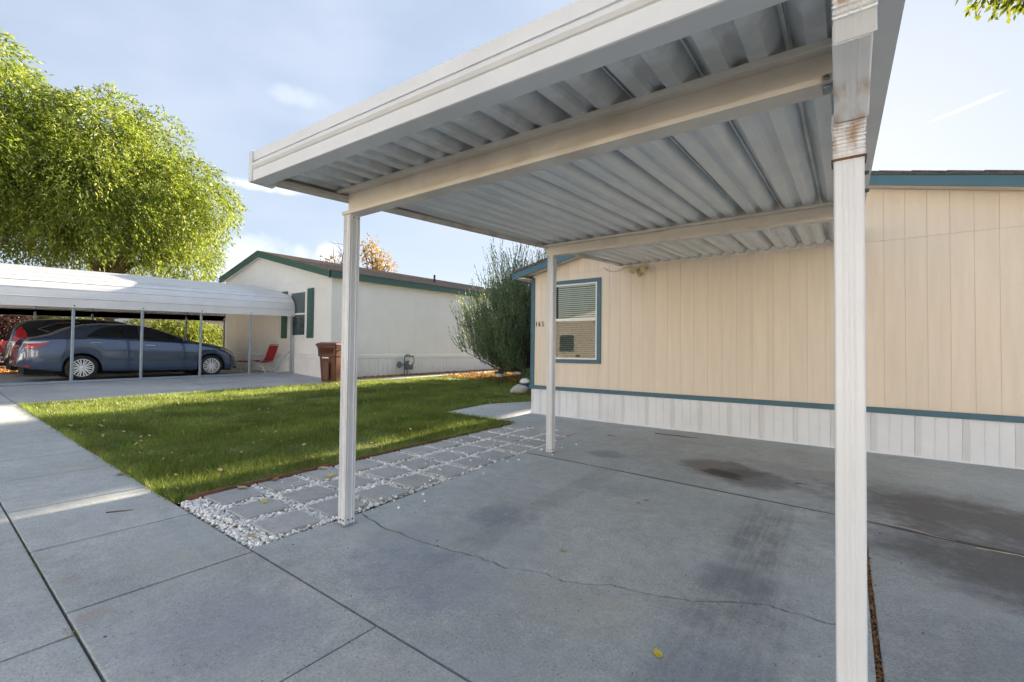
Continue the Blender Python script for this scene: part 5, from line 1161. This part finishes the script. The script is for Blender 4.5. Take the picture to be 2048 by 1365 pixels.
# pale house further along the row
def far_house():
    e = empty('pale_house', (-34, 12, .5), label='plain pale wall of a further house seen through the metal carport', cat='house'); inv = -Vector(e.location)
    mb = MB(); mb.box(-44, -34, 8.4, 24, 0, 3.1); o = mb.build('wall', m_nsid, e); o.location = inv
    mb = MB(); mb.loft([[(-33.7, y, 3.08), (-39, y, 4.3), (-44.3, y, 3.08), (-44.3, y, 3.2), (-39, y, 4.45), (-33.7, y, 3.2)] for y in (8.1, 24.3)]); o = mb.build('roof', m_shing2, e); o.location = inv
    for y in (10.2, 14.2):
        mb = MB(); mb.box(-34.01, -33.97, y, y+1.1, 1.2, 2.4); w = mb.build('window', m_vinylw, e); w.location = inv; mb = MB(); mb.box(-33.972, -33.96, y+.07, y+1.03, 1.27, 2.33); mb.build('pane', m_darkglass, w)
far_house()
def white_post():
    x, y = -19.9, .98; e = empty('white_post', (x, y, zg(x, y)), label='square white post at the left edge in front of the dark crossover', cat='post')
    mb = MB(); mb.box(-.09, .09, -.09, .09, -.1, 1.75); mb.bevel(.01); mb.build('shaft', m_vinylw, e); mb = MB(); mb.box(-.12, .12, -.12, .12, 1.751, 1.80); mb.bevel(.01); mb.build('cap', m_vinylw, e)
scatter('mulch', 2500, bedpt(-26, -21.9, 1.4, 3.2, .03, .03), m_dry, 'orange wood mulch strip beside the far side of the metal carport', (.04, .09))

# solar path lights, boulder, garden ornament
def solar(x, y, label, rz, tilt):
    e = empty('solar_light', (x, y, zg(x, y)), rz, label=label, cat='garden light')
    mb = MB(); mb.tube([(0, 0, -.05), (tilt*.5, 0, .30)], .012, 6); mb.build('stake', m_dark, e, smooth=True)
    mb = MB(); mb.lathe([(.03, 0), (.10, .02), (.13, .10), (.12, .11), (.02, .115)], (tilt*.5, 0, .29), 'Z', 16); mb.build('lamp_bowl', m_lens, e, smooth=True)
    mb = MB(); mb.lathe([(.16, 0), (.165, .015), (.10, .06), (.0, .07)], (tilt*.5, 0, .405), 'Z', 16); mb.build('lamp_cap', m_dark, e, smooth=True)
solar(-8.28, 10.55, 'low solar path light in front, nearest the lawn of the three by the shrub', 0, .05)
solar(-8.75, 11.35, 'middle solar path light just behind the front one, dark cap', 1, .04)
solar(-8.45, 11.75, 'rearmost solar path light with its black cap against the orange bed', 2, .08)
def boulder(x, y, s, label, seed, mat=None, cat='boulder', nm='boulder'):
    bm = bmesh.new(); bmesh.ops.create_icosphere(bm, subdivisions=4, radius=1)
    for v in bm.verts: q = 1+.22*noise.noise(v.co*1.1+Vector((seed, 0, 0)))+.05*noise.noise(v.co*4+Vector((seed, 3, 0))); v.co = Vector((v.co.x*s[0], v.co.y*s[1], v.co.z*s[2]))*q
    me = bpy.data.meshes.new(nm); bm.to_mesh(me); bm.free()
    for p_ in me.polygons: p_.use_smooth = True
    me.materials.append(mat or m_rock); return tag(link(nm, me, None, None, (x, y, zg(x, y)+s[2]*.45)), label, cat)
boulder(-6.95, 9.75, (.22, .26, .15), 'pale rounded boulder beside the corner of the beige house', 1)
def ornament():
    x, y = -7.35, 10.6; e = empty('garden_ornament', (x, y, zg(x, y)), label='small blue and white garden ornament behind the pale boulder', cat='ornament')
    mb = MB(); mb.lathe([(.05, -.04), (.11, .0), (.12, .10), (.08, .17), (.06, .18)], k=16); mb.build('body', pmat('blue glaze', (.06, .16, .24), .3, .3, 30), e, smooth=True)
    mb = MB(); mb.lathe([(.14, .17), (.16, .20), (.13, .27), (.05, .31), (0, .315)], k=16); mb.build('cap', m_vinylw, e, smooth=True)
ornament()
def low_plants():
    for i, (x, y, s) in enumerate(((-7.55, 11.3, .32), (-7.0, 11.0, .30), (-6.6, 10.4, .28))):
        lab = ['dark green low plant furthest left behind the pale boulder', 'dark green low plant in the middle of the three behind the boulder', 'dark green low plant against the beige house corner'][i]
        e = empty('low_plant', (x, y, zg(x, y)), label=lab, cat='plant'); v = crown_leaves([(0, 0, s*.6, s*1.1)], 420, 4, .12, .07, .03, .0, 60+i, .9, .4); npmesh('foliage', v, 4, m_juniper, e)
low_plants()
def step_box():
    x, y = -12.2, 17.6; e = empty('wooden_step', (x, y, zg(x, y)), label='weathered timber step half hidden behind the feathery shrub', cat='step')
    mb = MB(); mb.box(-.5, .5, -.5, .5, 0, .28); mb.build('riser', m_wood, e)
    for k in range(4): mb = MB(); mb.box(-.52, .52, -.52+k*.26, -.27+k*.26, .281, .32); mb.build('tread_board', m_wood, e)
step_box()
# leafy twig hanging in at the top right corner, from a tree standing beside the drive
def corner_branch():
    e = empty('street_tree', (4.2, 7.0-2.5, zg(4, 4)), label='yellow green leafy branch tip of a street tree hanging in at the top right corner', cat='tree'); inv = -Vector(e.location)
    mb = MB(); mb.tube([(4.2, 4.5, -.1), (4.1, 4.5, 2.6), (3.9, 4.6, 4.8)], [.16, .13, .08], 10); mb.tube([(4.05, 4.5, 3.2), (2.6, 5.4, 4.9), (1.5, 6.0, 4.92), (1.22, 6.0, 4.62)], [.07, .04, .015, .005], 7); mb.tube([(3.9, 4.6, 4.7), (3.5, 4.5, 6.3)], [.08, .02], 7); o = mb.build('trunk', m_bark, e, smooth=True); o.location = inv
    v = np.concatenate([crown_leaves([(1.20, 6.0, 4.80, .22), (1.36, 6.0, 4.62, .18), (1.5, 6.0, 4.9, .30), (1.75, 6.0, 4.75, .3)], 420, 5, .10, .065, .04, .5, 71, .95), crown_leaves([(3.5, 4.6, 6.3, 1.4), (2.6, 5.4, 5.5, .7), (4.5, 4.6, 5.8, 1.1)], 1500, 5, .2, .09, .05, .4, 72, .9)])
    o = npmesh('crown', v, 4, leafmat('street tree leaf', [(.11, .16, .02), (.24, .26, .03), (.07, .11, .02)], .4), e); o.location = inv
corner_branch()

# fallen leaves, twigs, chips on the concrete and the stones
def curl_leaf(nm, x, y, s, rz, mat, label, cat='leaf', zoff=.012, curl=.3):
    bm = bmesh.new(); pts = [(0, -1), (.42, -.62), (.58, -.1), (.40, .45), (0, 1.0), (-.40, .42), (-.60, -.12), (-.38, -.66)]; cv = bm.verts.new((0, 0, -.02)); vs = [bm.verts.new((a, b, curl*(a*a+.4*b*b)+.06*math.sin(5*b+a))) for a, b in pts]
    for i in range(8): bm.faces.new((cv, vs[i], vs[(i+1) % 8]))
    st = [bm.verts.new(p) for p in ((-.03, -1, .0), (.03, -1, .0), (.10, -1.55, .18), (.04, -1.55, .18))]; bm.faces.new(st)
    bmesh.ops.scale(bm, vec=(s, s, s), verts=bm.verts); me = bpy.data.meshes.new(nm); bm.to_mesh(me); bm.free(); me.materials.append(mat); o = link(nm, me, None, None, (x, y, zg(x, y)+zoff), (rc.uniform(-.15, .15), rc.uniform(-.15, .15), rz))
    md = o.modifiers.new('thickness', 'SOLIDIFY'); md.thickness = .0008
    return tag(o, label, cat)
def on(px): return px
LV = [(-.632, 1.904, .030, .8, m_yleaf, 'bright yellow fallen leaf lying alone on the driveway in the foreground', .006),
      (-1.42, 2.49, .026, -1.3, m_tleaf, 'pale withered leaf with a long stem on the driveway below the ragged crack line', .006),
      (-1.57, 3.86, .024, .5, m_tleaf, 'pale curled leaf, left of three together on the driveway', .008),
      (-1.33, 3.70, .026, 2.2, m_bleaf, 'tan and brown leaf, upper middle of the group on the driveway', .008),
      (-1.36, 3.60, .024, 1.2, m_bleaf, 'dark reddish brown leaf at the lower left of the group on the driveway', .008),
      (-4.52, .92+.42, .045, 1.0, m_tleaf, 'brown curled leaf at the lawn edge of the sidewalk near the pebbles', .012),
      (-5.55, 1.27, .05, .4, m_bleaf, 'brown leaf on the sidewalk beside the lawn edge, halfway along', .012),
      (-8.3, 1.30, .06, 2.0, m_tleaf, 'tan leaf on the sidewalk edge, furthest along the lawn', .012),
      (-3.95, 2.45, .05, .3, m_yleaf, 'yellow green leaf on the pebbles just right of the front fluted post', .03),
      (-3.72, 1.74, .04, 1.5, m_yleaf, 'small yellow green leaf on the pebbles between the near stepping stones', .03),
      (-4.22, 1.78, .055, 1.9, m_tleaf, 'tan leaf on the pebbles against the edging board', .03),
      (-4.24, 2.08, .05, .9, m_bleaf, 'brown leaf against the edging board beside the second stone', .03),
      (-4.24, 2.55, .05, 2.6, m_tleaf, 'curled tan leaf on the edging board left of the front post', .03),
      (-3.15, 1.40, .035, .2, m_tleaf, 'tan leaf on the pebbles at the front corner of the driveway', .02),
      (-3.0, 4.55, .03, .2, m_yleaf, 'yellow leaf on the pebbles beside the rear fluted post', .03)]
for x, y, s, rz, mt, lab, zo in LV: curl_leaf('fallen_leaf', x, y, s, rz, mt, lab, 'leaf', zo)
def small_leaves():
    r = np.random.default_rng(77); n = 260; X = r.uniform(-12, -4.4, n); Y = 1.4+r.random(n)**1.4*9; Z = np.array([zg(a, b) for a, b in zip(X, Y)])+.045; s = r.uniform(.014, .036, n)
    base = np.array([(-1, 0, .1), (0, -.5, 0), (1, 0, .15), (0, .5, 0)]); V = np.einsum('nij,kj->nki', rotmats(n, .35, r), base)*s[:, None, None]+np.stack([X, Y, Z], 1)[:, None, :]
    tag(npmesh('lawn_leaves', V.reshape(-1, 3), 4, leafmat('pale leaf', [(.55, .42, .22), (.62, .56, .42), (.40, .22, .08), (.70, .66, .55)], .2, .7)), 'scattered small pale and brown leaves lying in the lawn', kind='stuff')
    # grit and chips on the concrete
    n = 900; X = r.uniform(-8, 2.2, n); Y = r.uniform(.5, 7.0, n); k = ~((X < -3.0) & (Y > 1.3)); X, Y = X[k], Y[k]; n = len(X); s = r.lognormal(-6.3, .5, n)
    v, f = ico(1); A = rotmats(n, .6, r)*(np.stack([s*1.6, s, s*.6], 1)[:, None, :]); Z = np.array([zg(a, b) for a, b in zip(X, Y)])+.001
    tag(npinst('grit', v, f, (A, np.stack([X, Y, Z], 1)), m_twig, smooth=False), 'loose grit and bits of bark on the concrete', kind='stuff')
    n = 1500; X = r.normal(.107, .008, n); Y = r.uniform(1.33, 4.1, n); s = r.lognormal(-6.0, .5, n); A = rotmats(n, .8, r)*(np.stack([s*2.2, s*.7, s*.5], 1)[:, None, :]); Z = np.array([zg(a, b) for a, b in zip(X, Y)])-.012+r.uniform(-.01, .014, n)
    tag(npinst('joint_debris', v, f, (A, np.stack([X, Y, Z], 1)), m_bleaf, smooth=False), 'dirt and dead leaves packed in the wide joint behind the downspout', kind='stuff')
small_leaves()
def twig(x, y, L, rz, label, r0=.004):
    rr = random.Random(int(x*100)); p = [Vector((0, 0, 0))]
    for k in range(4): p.append(p[-1]+Vector((L/4, rr.uniform(-.05, .05)*L, rr.uniform(-.004, .006))))
    mb = MB(); mb.tube(p, [r0, r0, r0*.8, r0*.6, r0*.3], 5); o = mb.build('twig', m_twig, None, smooth=True); o.location = (x, y, zg(x, y)+r0+.001); o.rotation_euler = (0, 0, rz); tag(o, label, 'twig')
twig(-2.25, 6.62, .62, -.10, 'long thin twig lying on the driveway near the white skirting', .008)
twig(-2.75, 6.05, .14, -.2, 'short twig on the driveway left of the long one', .005)
twig(-.38, 5.05, .16, .02, 'short brown twig on the stained concrete right of the oil patch', .006)
twig(-4.42, .93, .16, 1.1, 'bent brown twig on the sidewalk near the pebble corner', .006)
m_twig = pmat('pale stick', (.50, .46, .38), .8, .2)
twig(.20, 4.32, .42, -.5, 'pale thin stick lying across the joint behind the downspout', .003)
twig(.68, 4.15, .35, -.25, 'thin pale stick on the dark concrete to the right', .003)
def weeds():
    r = np.random.default_rng(5); n = 500; X = np.r_[r.normal(-2.72, .02, 60), r.normal(-2.83, .035, 60), r.uniform(-4.6, -3.5, 380)]; Y = np.r_[r.normal(.484, .012, 60), r.normal(4.60, .03, 60), r.normal(.483, .006, 380)]
    Z = np.array([zg(a, b) for a, b in zip(X, Y)])-.012; a = r.uniform(0, 6.28, n); hh = r.uniform(.005, .018, n); B = np.stack([X, Y, Z], 1); d = np.stack([np.cos(a), np.sin(a), 0*a], 1)*.003; T = B+np.stack([r.normal(0, .015, n), r.normal(0, .015, n), hh], 1)
    tag(npmesh('joint_weeds', np.stack([B-d, B+d, T], 1).reshape(-1, 3), 3, m_grass), 'small weeds and moss growing out of the sidewalk joints', kind='stuff')
weeds()

# the sunlit row of homes on the other side of the road, which throws its light back into the shade
def road_side():
    grid_patch('far_pavement', lambda x, y: True, -60, 30, -11.5, -9, .95, m_conc, .0)
    for i, (x0, x1, mt, lab) in enumerate(((-30, -20, 'off white siding', 'white manufactured home furthest left on the opposite side of the road'), (-17, -8, 'beige siding', 'tan manufactured home left of centre on the opposite side of the road'), (-5, 4, 'off white siding', 'white manufactured home facing the near carport across the road'), (7, 16, 'beige siding', 'tan manufactured home furthest right on the opposite side of the road'))):
        xm = (x0+x1)/2; e = empty('home', (xm, -12, .1), label=lab, cat='house'); inv = -Vector((xm, -12, .1))
        mb = MB(); y0, y1 = -12, -26; mb.loft([[(x0, y, 0), (x1, y, 0), (x1, y, 3.0), (xm, y, 4.1), (x0, y, 3.0)] for y in (y0, y1)]); o = mb.build('wall', MATS[mt], e); o.location = inv
        for a, b in ((x0-.3, xm), (xm, x1+.3)):
            za, zb = (2.93, 4.1) if a < xm-.1 else (4.1, 2.93); mb = MB(); mb.hexa([(a, y1, za+.02), (b, y1, zb+.02), (b, y0+.35, zb+.02), (a, y0+.35, za+.02)], [(a, y1, za+.16), (b, y1, zb+.16), (b, y0+.35, zb+.16), (a, y0+.35, za+.16)]); o = mb.build('roof', m_shing, e); o.location = inv
        for wx in (x0+1.6, x1-2.8):
            mb = MB(); mb.box(wx, wx+1.2, y0+.0, y0+.05, 1.2, 2.4); w = mb.build('window', m_vinylw, e); w.location = inv; mb = MB(); mb.box(wx+.06, wx+1.14, y0+.051, y0+.06, 1.26, 2.34); mb.build('pane', m_darkglass, w)
        mb = MB(); mb.box(xm-.5, xm+.5, y0, y0+.05, .3, 2.35); d = mb.build('door', m_vinylw, e); d.location = inv; mb = MB(); mb.lathe([(.0, .07), (.03, .06), (.02, .0)], (xm+.4, y0+.05, 1.3), 'Y', 10); mb.build('handle', m_chrome, d)
road_side()

# alike things share a group
for o in bpy.data.objects:
    if o.parent is None and o.get('category') and not o.get('group'):
        n_ = o.name.split('.')[0]; g = {'solar_light': 'solar path lights by the shrub', 'fallen_leaf': 'single fallen leaves on concrete and pebbles', 'willow_tree': 'round-headed trees beyond the metal carport', 'poplar_tree': 'tall poplars far behind the houses', 'parked_car': 'cars parked by the metal carport', 'parked_suv': 'cars parked by the metal carport', 'home': 'homes across the road', 'twig': 'twigs lying on the concrete', 'low_plant': 'low plants behind the boulder', 'autumn_tree': 'sparse autumn trees behind the white house', 'bush': 'bushes beyond the metal carport'}.get(n_)
        if g: o['group'] = g
